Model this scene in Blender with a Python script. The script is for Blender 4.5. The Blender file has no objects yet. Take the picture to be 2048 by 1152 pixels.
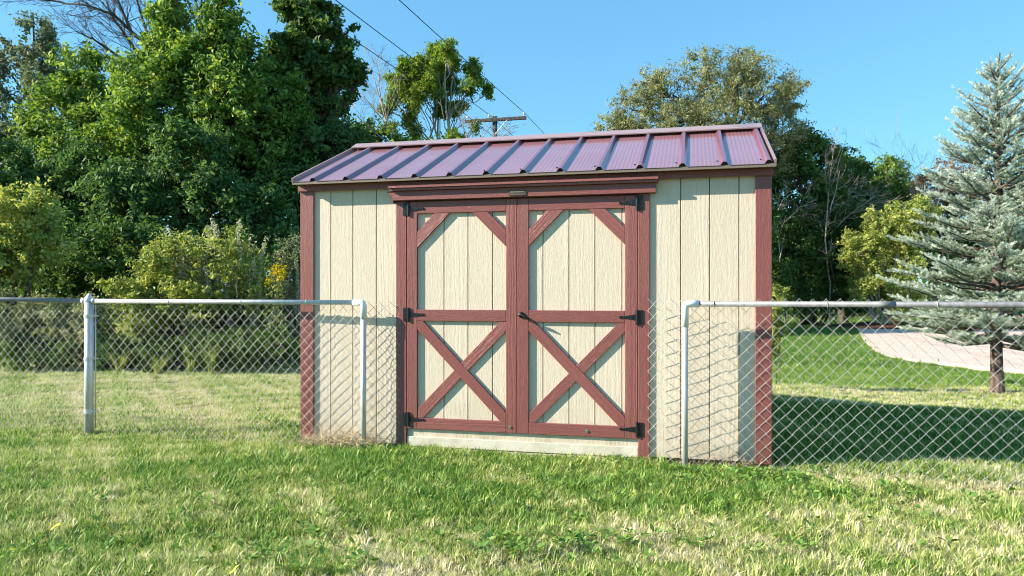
import bpy, math, random
import numpy as np
from mathutils import Vector, Matrix
random.seed(7)
S = bpy.context.scene
COL = S.collection
R = math.radians
EYE, F, CX, HY = 1.25, 1482.0, 1024.0, 584.0      # eye height (m), focal length and horizon in photo pixels

# ------------------------------------------------------------------ camera, sky, sun, exposure
cd = bpy.data.cameras.new('camera'); cam = bpy.data.objects.new('camera', cd); COL.objects.link(cam)
cam.location = (0, 0, EYE); cam.rotation_euler = (R(90), 0, 0)
cd.sensor_width = 36; cd.lens = 36*F/2048; cd.shift_y = 8/2048; cd.clip_end = 2000; cd.clip_start = .05
S.camera = cam
SUN_EL = R(27)
sd = Vector((.9903*math.cos(SUN_EL), .139*math.cos(SUN_EL), -math.sin(SUN_EL)))
w = bpy.data.worlds.new('World'); S.world = w; w.use_nodes = True
nt = w.node_tree; nt.nodes.clear()
sk = nt.nodes.new('ShaderNodeTexSky'); sk.sky_type = 'NISHITA'; sk.sun_disc = False
sk.sun_elevation = SUN_EL; sk.sun_rotation = math.atan2(-sd.x, -sd.y); sk.air_density = 1.3; sk.dust_density = 0; sk.ozone_density = 5
bg = nt.nodes.new('ShaderNodeBackground'); bg.inputs[1].default_value = .121
wo = nt.nodes.new('ShaderNodeOutputWorld')
gm = nt.nodes.new('ShaderNodeGamma'); gm.inputs[1].default_value = .6        # clear September sky, paler contrast towards the horizon
tint = nt.nodes.new('ShaderNodeMix'); tint.data_type = 'RGBA'; tint.blend_type = 'MULTIPLY'; tint.inputs[0].default_value = 1; tint.inputs[7].default_value = (.67, 1.25, 1.55, 1)
nt.links.new(sk.outputs[0], gm.inputs[0]); nt.links.new(gm.outputs[0], tint.inputs[6]); nt.links.new(tint.outputs[2], bg.inputs[0]); nt.links.new(bg.outputs[0], wo.inputs[0])
ld = bpy.data.lights.new('sun', 'SUN'); ld.energy = 5.0; ld.angle = R(.5); ld.color = (1, .90, .76)
sun = bpy.data.objects.new('sun', ld); COL.objects.link(sun); sun.location = (-20, -5, 12)
sun.rotation_euler = sd.to_track_quat('-Z', 'Y').to_euler()
S.view_settings.view_transform = 'Standard'; S.view_settings.look = 'None'
S.view_settings.exposure = 1.17; S.view_settings.gamma = 1; S.view_settings.use_curve_mapping = False
S.render.engine = 'CYCLES'
S.cycles.pixel_filter_type = 'BLACKMAN_HARRIS'; S.cycles.filter_width = 1.05
S.cycles.max_bounces = 6; S.cycles.transparent_max_bounces = 8

# ------------------------------------------------------------------ helpers
class MB:
    def __init__(s): s.v = []; s.f = []
    def add(s, vs, fs):
        n = len(s.v); s.v += [tuple(v) for v in vs]; s.f += [tuple(i+n for i in f) for f in fs]; return s
    def box(s, x0, x1, y0, y1, z0, z1):
        return s.add([(x0,y0,z0),(x1,y0,z0),(x1,y1,z0),(x0,y1,z0),(x0,y0,z1),(x1,y0,z1),(x1,y1,z1),(x0,y1,z1)],
            [(0,3,2,1),(4,5,6,7),(0,1,5,4),(1,2,6,5),(2,3,7,6),(3,0,4,7)])
    def prism(s, poly, y0, y1):                       # poly: counter-clockwise (x,z) seen from -y
        n = len(poly)
        vs = [(x,y0,z) for x,z in poly] + [(x,y1,z) for x,z in poly]
        fs = [tuple(range(n)), tuple(range(2*n-1, n-1, -1))] + [(i, i+n, (i+1)%n+n, (i+1)%n) for i in range(n)]
        return s.add(vs, fs)
    def tube(s, pts, r, n=8, cap=True):
        pts = [Vector(p) for p in pts]; k = len(pts)
        rs = r if hasattr(r, '__len__') else [r]*k
        vs = []; up = None
        for i, p in enumerate(pts):
            t = (pts[min(i+1,k-1)] - pts[max(i-1,0)]).normalized()
            if up is None or abs(up.dot(t)) > .95: up = Vector((0,0,1)) if abs(t.z) < .9 else Vector((0,1,0))
            a = t.cross(up).normalized(); b = a.cross(t).normalized(); up = b
            for j in range(n):
                q = 2*math.pi*j/n
                vs.append(p + a*math.cos(q)*rs[i] + b*math.sin(q)*rs[i])
        fs = [(i*n+j, i*n+(j+1)%n, (i+1)*n+(j+1)%n, (i+1)*n+j) for i in range(k-1) for j in range(n)]
        if cap: fs += [tuple(range(n-1,-1,-1)), tuple((k-1)*n+j for j in range(n))]
        return s.add(vs, fs)
    def lathe(s, prof, n=14, c=(0,0,0)):              # prof: list of (r,z)
        vs = [(c[0]+r*math.cos(2*math.pi*j/n), c[1]+r*math.sin(2*math.pi*j/n), c[2]+z) for r,z in prof for j in range(n)]
        k = len(prof)
        fs = [(i*n+j, i*n+(j+1)%n, (i+1)*n+(j+1)%n, (i+1)*n+j) for i in range(k-1) for j in range(n)]
        return s.add(vs, fs)
    def mesh(s, name, m, smooth=False):
        me = bpy.data.meshes.new(name); me.from_pydata(s.v, [], s.f); me.materials.append(m)
        if smooth: me.polygons.foreach_set('use_smooth', [True]*len(me.polygons))
        me.validate(); me.update(); return me
    def build(s, name, m, parent=None, smooth=False, loc=None, bevel=0):
        o = link(name, s.mesh(name, m, smooth), parent)
        if loc is not None: o.location = loc
        if bevel:
            b = o.modifiers.new('bevel', 'BEVEL'); b.width = bevel; b.segments = 1; b.limit_method = 'ANGLE'
        return o
def link(name, data, parent=None):
    o = bpy.data.objects.new(name, data); COL.objects.link(o)
    if parent: o.parent = parent
    return o
def tag(o, label=None, cat=None, group=None, kind=None):
    if label: o['label'] = label
    if cat: o['category'] = cat
    if group: o['group'] = group
    if kind: o['kind'] = kind
    return o
def empty(name, loc, rz, label, cat, group=None):
    o = link(name, None); o.location = loc; o.rotation_euler = (0,0,rz); return tag(o, label, cat, group)
def np_mesh(name, V, Fc, mat, attrs=None):            # Fc: (n,k) faces of equal size
    me = bpy.data.meshes.new(name); n, k = Fc.shape
    me.vertices.add(len(V)); me.vertices.foreach_set('co', V.astype(np.float32).ravel())
    me.loops.add(n*k); me.loops.foreach_set('vertex_index', Fc.astype(np.int32).ravel())
    me.polygons.add(n); me.polygons.foreach_set('loop_start', np.arange(0, n*k, k, dtype=np.int32))
    me.polygons.foreach_set('loop_total', np.full(n, k, dtype=np.int32))
    for an, (dom, arr) in (attrs or {}).items():
        a = me.attributes.new(an, 'FLOAT', dom); a.data.foreach_set('value', arr.astype(np.float32))
    me.update(calc_edges=True); me.materials.append(mat); return me

def P(px, py, D): return np.array(((px-CX)/F*D, D, EYE+(HY-py)/F*D))
def sstep(a, b, x): t = np.clip((x-a)/(b-a), 0, 1); return t*t*(3-2*t)
def sn(x, y, s=0):                                    # smooth cheap noise, about -1..1
    return (np.sin(1.7*x+.9*y+1.3+s)+np.sin(-1.1*x+2.1*y+2.1+1.7*s)+np.sin(2.9*x+1.3*y+.4+2.3*s)+np.sin(.7*x-3.1*y+4+s*.7)
            +.6*np.sin(5.3*x+3.7*y+s)+.6*np.sin(-4.1*x+5.9*y+1+s*1.3))/3.4
def g(x, y):                                          # ground height
    x = np.asarray(x, float); y = np.asarray(y, float)
    near = 1-sstep(12, 22, np.hypot(x, y))
    h = .11*np.exp(-((x-2.2)**2/5+(y-9)**2/7)) - .05*sstep(2.2, 4.5, x)*(1-sstep(9, 16, y))
    h = h + near*(.014*sn(x*1.1, y*1.5) + .007*sn(x*3.3, y*3.7, 2))
    h = h - .035*np.exp(-((y-3.85-.05*x)**2/.05))*(1-sstep(-1.3, -.4, x))*sstep(-5, -3.4, x) 
    h = h + .02*sstep(-4, -6, x)
    # the soil falls back a little under the front of the shed
    lx = (x+1.728)*.9717+(y-6.084)*-.236; ly = (x+1.728)*.236+(y-6.084)*.9717
    inside = sstep(-.1, .1, lx)*sstep(3.76, 3.56, lx)*sstep(-.05, .1, ly)*sstep(2.3, 2.1, ly)
    trench = sstep(2.85, 2.98, lx)*sstep(3.8, 3.66, lx)*sstep(-.14, -.07, ly)*sstep(.05, -.02, ly)
    return h - .05*inside - .045*trench

# ------------------------------------------------------------------ materials
class NB:
    def __init__(s, name):
        s.m = bpy.data.materials.new(name); s.m.use_nodes = True; s.t = s.m.node_tree; s.t.nodes.clear()
        s.out = s.n('ShaderNodeOutputMaterial')
    def n(s, typ, **kw):
        nd = s.t.nodes.new(typ)
        for k, v in kw.items():
            if k.startswith('i_'):
                key = k[2:].replace('_', ' '); nd.inputs[int(key) if key.isdigit() else key].default_value = v
            else: setattr(nd, k, v)
        return nd
    def l(s, a, b): s.t.links.new(a, b)
    def math(s, op, a, b=None, c=None, clamp=False):
        nd = s.n('ShaderNodeMath', operation=op, use_clamp=clamp)
        for i, v in enumerate((a, b, c)):
            if v is None: continue
            if hasattr(v, 'is_output'): s.l(v, nd.inputs[i])
            else: nd.inputs[i].default_value = v
        return nd.outputs[0]
    def mix(s, f, a, b, mode='MIX'):
        nd = s.n('ShaderNodeMix', data_type='RGBA', blend_type=mode)
        for i, v in ((0, f), (6, a), (7, b)):
            if hasattr(v, 'is_output'): s.l(v, nd.inputs[i])
            else: nd.inputs[i].default_value = v if not isinstance(v, tuple) else (*v, 1)[:4]
        return nd.outputs[2]
    def noise(s, vec, scale, detail=3, rough=.55, dist=0):
        nd = s.n('ShaderNodeTexNoise'); nd.inputs['Scale'].default_value = scale; nd.inputs['Detail'].default_value = detail
        nd.inputs['Roughness'].default_value = rough; nd.inputs['Distortion'].default_value = dist
        if vec is not None: s.l(vec, nd.inputs['Vector'])
        return nd.outputs[0]
    def ramp(s, f, stops):
        nd = s.n('ShaderNodeValToRGB'); s.l(f, nd.inputs[0]); e = nd.color_ramp.elements
        while len(e) < len(stops): e.new(.5)
        for i, (p, c) in enumerate(stops):
            e[i].position = p; e[i].color = (*c, 1) if isinstance(c, tuple) else (c, c, c, 1)
        return nd.outputs[0]
    def coord(s, kind='Object', scale=(1,1,1), rnd=False):
        tc = s.n('ShaderNodeTexCoord'); v = tc.outputs[kind]
        if rnd:
            oi = s.n('ShaderNodeObjectInfo'); k = s.math('MULTIPLY', oi.outputs['Random'], 37.0)
            va = s.n('ShaderNodeVectorMath', operation='ADD'); s.l(v, va.inputs[0]); s.l(k, va.inputs[1]); v = va.outputs[0]
        mp = s.n('ShaderNodeMapping'); mp.inputs['Scale'].default_value = scale; s.l(v, mp.inputs[0]); return mp.outputs[0]
    def pos(s): return s.n('ShaderNodeNewGeometry').outputs['Position']
    def bsdf(s, col, rough=.6, metal=0, spec=.5, bump=None, bd=.003, bs=1, coat=0):
        b = s.n('ShaderNodeBsdfPrincipled')
        for k, v in (('Base Color', col), ('Roughness', rough), ('Metallic', metal), ('Specular IOR Level', spec), ('Coat Weight', coat)):
            if hasattr(v, 'is_output'): s.l(v, b.inputs[k])
            else: b.inputs[k].default_value = (*v, 1) if isinstance(v, tuple) else v
        if bump is not None:
            bp = s.n('ShaderNodeBump'); bp.inputs['Distance'].default_value = bd; bp.inputs['Strength'].default_value = bs
            s.l(bump, bp.inputs['Height']); s.l(bp.outputs[0], b.inputs['Normal'])
        s.l(b.outputs[0], s.out.inputs[0]); return b

def wood_paint(name, base, dark, light, axis, bd=.004, spec=.5, rough=.45, dirt=None):
    """embossed wood-fibre siding under paint; axis = local direction of the grain"""
    b = NB(name); sc = {'z': (1,1,.09), 'x': (.09,1,1)}[axis]
    c = b.coord('Object', sc, rnd=True)
    warp = b.noise(c, 5, 2, .5, .4)
    grain = b.noise(c, 110, 3, .6, 1.6)
    wv = b.n('ShaderNodeTexWave', wave_type='RINGS', rings_direction='SPHERICAL'); wv.inputs['Scale'].default_value = 13; wv.inputs['Distortion'].default_value = 7
    wv.inputs['Detail'].default_value = 2; wv.inputs['Detail Scale'].default_value = 1.6; b.l(c, wv.inputs['Vector'])
    pebble = b.noise(b.coord('Object', (1,1,.2) if axis == 'z' else (.2,1,1), rnd=True), 150, 2, .6, .5)
    msk = b.ramp(warp, [(.42, 0.0), (.6, 1.0)])
    h1 = b.math('MULTIPLY', wv.outputs['Fac'], msk)
    h = b.math('ADD', b.math('MULTIPLY', grain, .85), b.math('ADD', b.math('MULTIPLY', h1, .26), b.math('MULTIPLY', pebble, .32)))
    col = b.mix(b.ramp(b.noise(c, 3, 4, .6, .3), [(.3, 0.0), (.7, 1.0)]), base, light)
    col = b.mix(b.ramp(h, [(.5, .35), (.75, 0.0)]), col, dark)
    if dirt:
        z = b.n('ShaderNodeSeparateXYZ'); b.l(b.pos(), z.inputs[0])
        low = b.n('ShaderNodeMapRange'); b.l(z.outputs[2], low.inputs[0]); low.inputs[1].default_value = .45; low.inputs[2].default_value = .03
        k = b.math('MULTIPLY', low.outputs[0], b.ramp(b.noise(b.pos(), 6, 5, .65), [(.4, 0.0), (.7, .75)]))
        col = b.mix(k, col, dirt)
    b.bsdf(col, rough, 0, spec, h, bd, 1); return b.m

M = {}
CREAM = ((.65,.56,.435), (.50,.42,.31), (.68,.59,.465)); BURG = ((.235,.074,.064), (.12,.036,.03), (.28,.096,.084))
M['siding'] = wood_paint('cream_siding', *CREAM, 'z', .0023, .35, .5, dirt=(.30,.25,.14))
M['trim_z'] = wood_paint('burgundy_trim_upright', *BURG, 'z', .0029, .5, .42, dirt=(.10,.07,.04))
M['trim_x'] = wood_paint('burgundy_trim_level', *BURG, 'x', .0029, .5, .42)
b = NB('groove_paint'); b.bsdf((.20,.155,.095), .8); M['groove'] = b.m
b = NB('roof_metal')
n1 = b.noise(b.coord('Object'), 1.3, 4, .6)
z3 = b.noise(b.coord('Object', (6, 1.2, 1)), 9, 3, .6)
b.bsdf(b.mix(b.ramp(n1, [(.3, 0.0), (.7, 1.0)]), (.32,.135,.145), (.39,.175,.19)), b.ramp(z3, [(.3, .34), (.7, .48)]), 0, 1.0, n1, .002, .2, coat=1.0); M['roof'] = b.m
b = NB('roof_rib_metal'); b.bsdf(b.mix(b.noise(b.coord('Object'), 6, 4), (.20,.065,.085), (.28,.10,.13)), .36, 0, 1.0, coat=.8); M['rib'] = b.m
b = NB('drip_edge'); b.bsdf((.21,.16,.12), .45, .1); M['drip'] = b.m
b = NB('rake_metal'); b.bsdf((.38,.26,.25), .4, 0, .6, coat=.5); M['rake'] = b.m
def galv(name, c0, c1, r0=.3, metal=.75):
    b = NB(name); n = b.noise(b.coord('Object', (1,1,.3)), 28, 4, .65)
    b.bsdf(b.mix(b.ramp(n, [(.35, 0.0), (.65, 1.0)]), c0, c1), b.ramp(n, [(.3, r0), (.7, r0+.18)]), metal, .5, n, .0006, .5); return b.m
M['galv'] = galv('galvanised_steel', (.50,.51,.52), (.64,.65,.65), .42, .45)
M['galv_dull'] = galv('dull_galvanised_steel', (.17,.18,.20), (.27,.28,.29), .5, .3)
M['wire'] = galv('galvanised_wire', (.42,.42,.40), (.56,.56,.53), .45, .45)
M['white_elbow'] = galv('white_fitting', (.74,.76,.78), (.82,.83,.84), .35, .1)
b = NB('black_iron'); b.bsdf((.012,.014,.017), .38, .2, .5, b.noise(b.coord(), 90), .0006, .6); M['black'] = b.m
b = NB('bolt_steel'); b.bsdf((.5,.48,.42), .3, .9); M['bolt'] = b.m
b = NB('tread_strip'); cc = b.coord('Object', (1,1,1))
vor = b.n('ShaderNodeTexVoronoi'); vor.inputs['Scale'].default_value = 55; b.l(cc, vor.inputs['Vector'])
b.bsdf(b.mix(b.ramp(b.noise(cc, 8, 4), [(.4, 0.0), (.7, 1.0)]), (.66,.61,.49), (.52,.47,.36)), .55, 0, .5, vor.outputs['Distance'], .0014, .6); M['tread'] = b.m
b = NB('plate_bronze'); b.bsdf((.10,.075,.05), .45, .5); M['bronze'] = b.m
b = NB('plate_letters'); b.bsdf((.42,.38,.27), .4, .5); M['bronze_hi'] = b.m

def bark(name, c0, c1, sc=9):
    b = NB(name); n = b.noise(b.coord('Object', (1,1,.25)), sc*3, 5, .7, .6)
    b.bsdf(b.mix(b.ramp(n, [(.35, 0.0), (.65, 1.0)]), c0, c1), .9, 0, .2, n, .02, 1); return b.m
M['bark'] = bark('grey_brown_bark', (.06,.048,.036), (.17,.145,.115))
M['bark_pale'] = bark('pale_bark', (.30,.27,.23), (.50,.46,.40))
M['bark_spruce'] = bark('spruce_bark', (.055,.036,.028), (.24,.18,.15), 5)
M['pole'] = bark('weathered_pole_wood', (.045,.04,.036), (.12,.11,.10), 4)

def leafmat(name, cols, trans=.38, rough=.55, patch=None, spec=.22):
    """cols: dark, mid, light leaf colours picked by the per-leaf tone attribute"""
    b = NB(name); at = b.n('ShaderNodeAttribute', attribute_name='tone')
    c = b.ramp(at.outputs['Fac'], [(.05, cols[0]), (.5, cols[1]), (.95, cols[2])])
    if patch:
        c = b.mix(b.ramp(b.noise(b.pos(), patch[1], 2), [(.5, 0.0), (.66, patch[2])]), c, patch[0])
    p = b.bsdf(c, rough, 0, spec)
    tr = b.n('ShaderNodeBsdfTranslucent'); hs = b.n('ShaderNodeHueSaturation'); hs.inputs['Saturation'].default_value = 1.15; hs.inputs['Value'].default_value = 1.35
    hs.inputs['Hue'].default_value = .485; b.l(c, hs.inputs['Color']); b.l(hs.outputs[0], tr.inputs[0])
    mx = b.n('ShaderNodeMixShader'); mx.inputs[0].default_value = trans
    b.l(p.outputs[0], mx.inputs[1]); b.l(tr.outputs[0], mx.inputs[2]); b.l(mx.outputs[0], b.out.inputs[0]); return b.m
M['leaf_oak'] = leafmat('oak_leaf', ((.055,.12,.03), (.15,.26,.05), (.38,.49,.12)))
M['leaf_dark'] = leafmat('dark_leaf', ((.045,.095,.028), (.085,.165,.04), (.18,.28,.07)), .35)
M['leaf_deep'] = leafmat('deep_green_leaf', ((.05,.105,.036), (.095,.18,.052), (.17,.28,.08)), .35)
M['leaf_grey'] = leafmat('grey_green_leaf', ((.09,.125,.06), (.17,.215,.11), (.28,.32,.18)), .3)
M['leaf_willow'] = leafmat('olive_grey_leaf', ((.13,.145,.055), (.26,.275,.11), (.44,.45,.25)), .3, .5)
M['leaf_locust'] = leafmat('locust_leaf', ((.07,.14,.03), (.16,.27,.045), (.36,.42,.07)), .4)
M['leaf_yellow'] = leafmat('yellow_green_leaf', ((.17,.24,.06), (.36,.43,.11), (.62,.64,.23)), .4, patch=((.42,.35,.10), .8, .25))
M['leaf_bush'] = leafmat('bush_leaf', ((.11,.16,.04), (.27,.33,.08), (.52,.56,.18)), .38)
M['leaf_silver'] = leafmat('silver_leaf', ((.26,.31,.15), (.44,.48,.28), (.62,.64,.44)), .3)
M['leaf_weed'] = leafmat('weed_leaf', ((.12,.16,.05), (.28,.31,.12), (.5,.48,.27)), .3)
M['leaf_tan'] = leafmat('dry_tan_leaf', ((.16,.10,.05), (.30,.20,.10), (.42,.30,.17)), .3)
M['flower_yellow'] = leafmat('yellow_flower', ((.45,.36,.02), (.58,.46,.02), (.68,.55,.04)), .3)
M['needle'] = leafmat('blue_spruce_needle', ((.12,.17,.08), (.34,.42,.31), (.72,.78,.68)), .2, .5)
M['leaf_fallen'] = leafmat('fallen_yellow_leaf', ((.6,.6,.06), (.62,.6,.06), (.65,.6,.08)), .2)
b = NB('dead_stem'); b.bsdf(b.mix(b.noise(b.coord('Object'), 25), (.30,.21,.11), (.72,.60,.38)), .8, 0, .2); M['dead_stem'] = b.m
b = NB('dead_stem_brown'); b.bsdf(b.mix(b.noise(b.coord('Object'), 30), (.14,.07,.045), (.62,.46,.30)), .8, 0, .2); M['dead_stem_brown'] = b.m
M['clover'] = leafmat('clover_leaf', ((.08,.17,.035), (.15,.28,.055), (.26,.40,.10)), .3)

# ------------------------------------------------------------------ ground, patio
def dryness(x, y):
    """0 lush green .. 1 straw coloured turf"""
    n = .35+.18*sn(x*1.3, y*1.6, 4)+.20*sn(x*3.1, y*3.9, 9)+.20*sn(x*7.3, y*9.1, 5)+.12*sn(x*17, y*19, 1)
    lushband = np.exp(-((y-(5.0-.2*x*.9))/.85)**2)*sstep(-3.2, -1.6, x)*sstep(2.4, 1.2, x)
    leftlawn = sstep(6.0, 7.4, y+.1*x)*sstep(0, -1.5, x)*(1-sstep(11, 13, y))
    rightback = sstep(9.4, 10.6, y)*sstep(1, 2, x)
    rightlawn = sstep(7.9, 8.2, y)*sstep(10.2, 9.2, y)*sstep(1, 2, x)
    fore = sstep(4.6, 3.6, y)
    shaded = sstep(1.7, 2.1, x)*sstep(5.4, 5.7, y)*sstep(8.1, 7.7, y)  # greener, darker turf colour painted in where the shed's shadow lies
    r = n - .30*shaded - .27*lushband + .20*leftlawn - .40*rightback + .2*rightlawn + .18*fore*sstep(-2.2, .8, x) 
    fl = np.exp(-((y-(5.16-.27*(x-1.21)))/.16)**2)*sstep(1.8, 2.2, x)
    return np.clip(r + .5*fl, 0, 1)
def axis(lo, hi, fine0, fine1, step, grow=1.25):
    a = list(np.arange(fine0, fine1+1e-6, step)); s = step
    while a[-1] < hi: s *= grow; a.append(a[-1]+s)
    s = step; b_ = [a[0]]
    while b_[-1] > lo: s *= grow; b_.append(b_[-1]-s)
    return np.array(b_[:0:-1]+a)
gx = axis(-500, 500, -9, 9, .09); gy = axis(-300, 900, 2.0, 13, .09)
GX, GY = np.meshgrid(gx, gy); GZ = g(GX, GY)
V = np.stack([GX.ravel(), GY.ravel(), GZ.ravel()], 1); nx = len(gx)
ii, jj = np.meshgrid(np.arange(nx-1), np.arange(len(gy)-1)); q = (jj*nx+ii).ravel()
b = NB('lawn_soil'); at = b.n('ShaderNodeAttribute', attribute_name='dry'); pz = b.pos()
fine = b.noise(pz, 38, 5, .7); mid = b.noise(pz, 4, 5, .65)
dry = b.math('ADD', at.outputs['Fac'], b.math('MULTIPLY', b.math('SUBTRACT', mid, .5), .9), clamp=True)
soil = b.mix(b.ramp(fine, [(.35, 0.0), (.65, 1.0)]), (.06,.085,.022), (.13,.165,.045))
straw = b.mix(b.ramp(fine, [(.35, 0.0), (.65, 1.0)]), (.17,.15,.07), (.36,.32,.17))
b.bsdf(b.mix(dry, soil, straw), .95, 0, .1, fine, .03, 1); M['lawn'] = b.m
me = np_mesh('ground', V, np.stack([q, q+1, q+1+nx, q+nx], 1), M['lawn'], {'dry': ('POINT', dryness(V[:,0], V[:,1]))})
me.polygons.foreach_set('use_smooth', [True]*len(me.polygons))
tag(link('ground', me), kind='structure')

b = NB('patio_concrete'); pz = b.pos(); n = b.noise(pz, 3, 5, .65); n2 = b.noise(pz, 90, 3)
b.bsdf(b.mix(b.ramp(n, [(.35, 0.0), (.7, 1.0)]), (.60,.45,.37), (.70,.55,.46)), .9, 0, .2, n2, .003, .8); M['patio'] = b.m
edge = [(1714,657),(1722,673),(1735,690),(1752,704),(1778,714),(1820,721),(1880,728),(1950,736),(2048,745),(2200,756),(2420,770)]
pts = []
for px, py in edge:
    D = EYE*F/(py-HY); pts.append(((px-CX)/F*D, D))
pts = [(x, y) for x, y in pts] + [(24, 12), (26, 24.5), (13, 25.6)]
PATIO = list(pts)
ring = []
for i in range(len(pts)):                              # smooth the outline
    a, c = pts[i], pts[(i+1)%len(pts)]
    for k in range(3): ring.append((a[0]+(c[0]-a[0])*k/3, a[1]+(c[1]-a[1])*k/3))
mb = MB(); n = len(ring)
top = [(x, y, .035) for x, y in ring]; bot = [(x, y, -.12) for x, y in ring]
mb.add(top+bot, [tuple(range(n))] + [(i, i+n, (i+1)%n+n, (i+1)%n) for i in range(n)])
tag(mb.build('patio', M['patio']), kind='structure')
b = NB('bark_mulch'); n = b.noise(b.pos(), 22, 5, .75); b.bsdf(b.mix(n, (.05,.025,.018), (.22,.11,.075)), .95, 0, .1, n, .05, 1); M['mulch'] = b.m
mb = MB(); ring = [(12.6+1.9*math.cos(t), 26.0+2.0*math.sin(t)) for t in [i*math.pi/12 for i in range(24)]]
mb.add([(12.6, 26, .22)]+[(x, y, .0) for x, y in ring], [(0, 1+i, 1+(i+1)%24) for i in range(24)])
tag(mb.build('mulch_bed', M['mulch'], smooth=True), kind='structure')

# ------------------------------------------------------------------ shed
L0 = np.array((-1.728, 6.084)); U = np.array((.9717, -.236)); N_ = np.array((.236, .9717))
SW, SDp = 3.66, 1.70
def WX(px, p=0, ):
    X = (px-CX)/F; O = L0 - p*N_; return (X*O[1]-O[0])/(U[0]-X*U[1])
def WZ(px, py, p=0):
    O = L0 - p*N_; return EYE + (HY-py)/F*(O[1]+U[1]*WX(px, p))
shed = empty('garden_shed', (L0[0], L0[1], 0), math.atan2(U[1], U[0]),
             'cream board-sided garden shed with burgundy trim, double doors and ribbed burgundy metal roof', 'shed')
TP = .02                                              # trim stands this far off the siding
Z0, Z1 = .045, 2.10
MESHC = {}
def board(x0, x1, z0, z1, y0, y1, mat, name, parent, bevel=.0015):
    o = MB().box(0, x1-x0, y0, y1, 0, z1-z0).build(name, mat, parent, loc=(x0, 0, z0), bevel=bevel); return o
def wall_panel_strip(edges, z0, z1, y, parent, name='siding_board', mat=None):
    for a, c in zip(edges[:-1], edges[1:]):
        board(a+.0035, c-.0035, z0, z1, y, y+.010, mat or M['siding'], name, parent)
# front wall backing (also the grooves' bottom) and boards
dl, dr = WX(813, TP), WX(1276, TP)                    # door opening
cl, cr = WX(792, TP), WX(1299.5, TP)                  # casing outer edges
MB().box(.012, SW-.012, .010, .032, Z0, Z1).build('wall_backing', M['groove'], shed)
wall_panel_strip([.012, WX(661.6), WX(705.6), WX(752.6), cl+.03], Z0, Z1-.01, 0, shed)
wall_panel_strip([cr-.03, WX(1361.5), WX(1418.8), WX(1478), SW-.012], Z0, Z1-.01, 0, shed)
# corner boards
board(0, WX(627, TP), Z0, 2.075, -TP, -.0005, M['trim_z'], 'corner_board', shed, .003)
board(WX(1511, TP), SW, Z0-.01, 2.075, -TP, -.0005, M['trim_z'], 'corner_board', shed, .003)
board(-.001, .020, Z0, 2.075, -.0002, .07, M['trim_z'], 'corner_board', shed, .002)
board(SW-.020, SW+.001, Z0, 2.075, -.0002, .07, M['trim_z'], 'corner_board', shed, .002)
# side and back walls
EAVE_Y, EAVE_Z, RIDGE_Y, RIDGE_Z = -.115, 2.14, 1.049, 2.622
sl = math.atan2(RIDGE_Z-EAVE_Z, RIDGE_Y-EAVE_Y); SLEN = math.hypot(RIDGE_Z-EAVE_Z, RIDGE_Y-EAVE_Y)
def roofz(y): return EAVE_Z + (min(y, 2*RIDGE_Y-y)-EAVE_Y)*math.tan(sl) - .05
BZ = roofz(SDp)                                       # top of the back wall
SB = SLEN-(SDp+.10-RIDGE_Y)/math.cos(sl)              # where the shorter back slope starts
for sx, xa, xb in ((0, .002, .012), (1, SW-.012, SW-.002)):
    ys = [.072+i*(SDp-.144)/10 for i in range(11)]
    for a, c in zip(ys[:-1], ys[1:]):
        a2, c2 = a+.003, c-.003; mid_ = [RIDGE_Y] if a2 < RIDGE_Y < c2 else []
        prof = [(a2, Z0), (c2, Z0), (c2, roofz(c2))] + [(y, roofz(y)) for y in mid_] + [(a2, roofz(a2))]
        n = len(prof)
        mb = MB().add([(xa, y, z) for y, z in prof]+[(xb, y, z) for y, z in prof],
            [tuple(range(n-1,-1,-1)), tuple(range(n, 2*n))]+[(i, (i+1)%n, (i+1)%n+n, i+n) for i in range(n)])
        mb.build('siding_board', M['siding'], shed)
    prof = [(.01, Z0), (SDp-.01, Z0), (SDp-.01, BZ-.01), (RIDGE_Y, roofz(RIDGE_Y)-.01), (.01, 2.09)]; n = 5
    xa2, xb2 = (.012, .04) if sx == 0 else (SW-.04, SW-.012)
    MB().add([(xa2, y, z) for y, z in prof]+[(xb2, y, z) for y, z in prof],
        [tuple(range(n-1,-1,-1)), tuple(range(n, 2*n))]+[(i, (i+1)%n, (i+1)%n+n, i+n) for i in range(n)]).build('wall_backing', M['groove'], shed)
    x_a, x_b = (-.001, .02) if sx == 0 else (SW-.02, SW+.001)
    MB().box(x_a, x_b, SDp-.07, SDp+.02, Z0, BZ-.02).build('corner_board', M['trim_z'], shed)
MB().box(.042, SW-.042, SDp-.03, SDp-.010, Z0, BZ-.01).build('wall_backing', M['groove'], shed)
e = [.02+i*(SW-.04)/18 for i in range(19)]
wall_panel_strip(e, Z0, BZ-.012, SDp-.010, shed)
# skids below
for yy in (.06, SDp/2, SDp-.14): board(.05, SW-.05, -.12, Z0-.005, yy, yy+.09, M['groove'], 'skid', shed)
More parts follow.
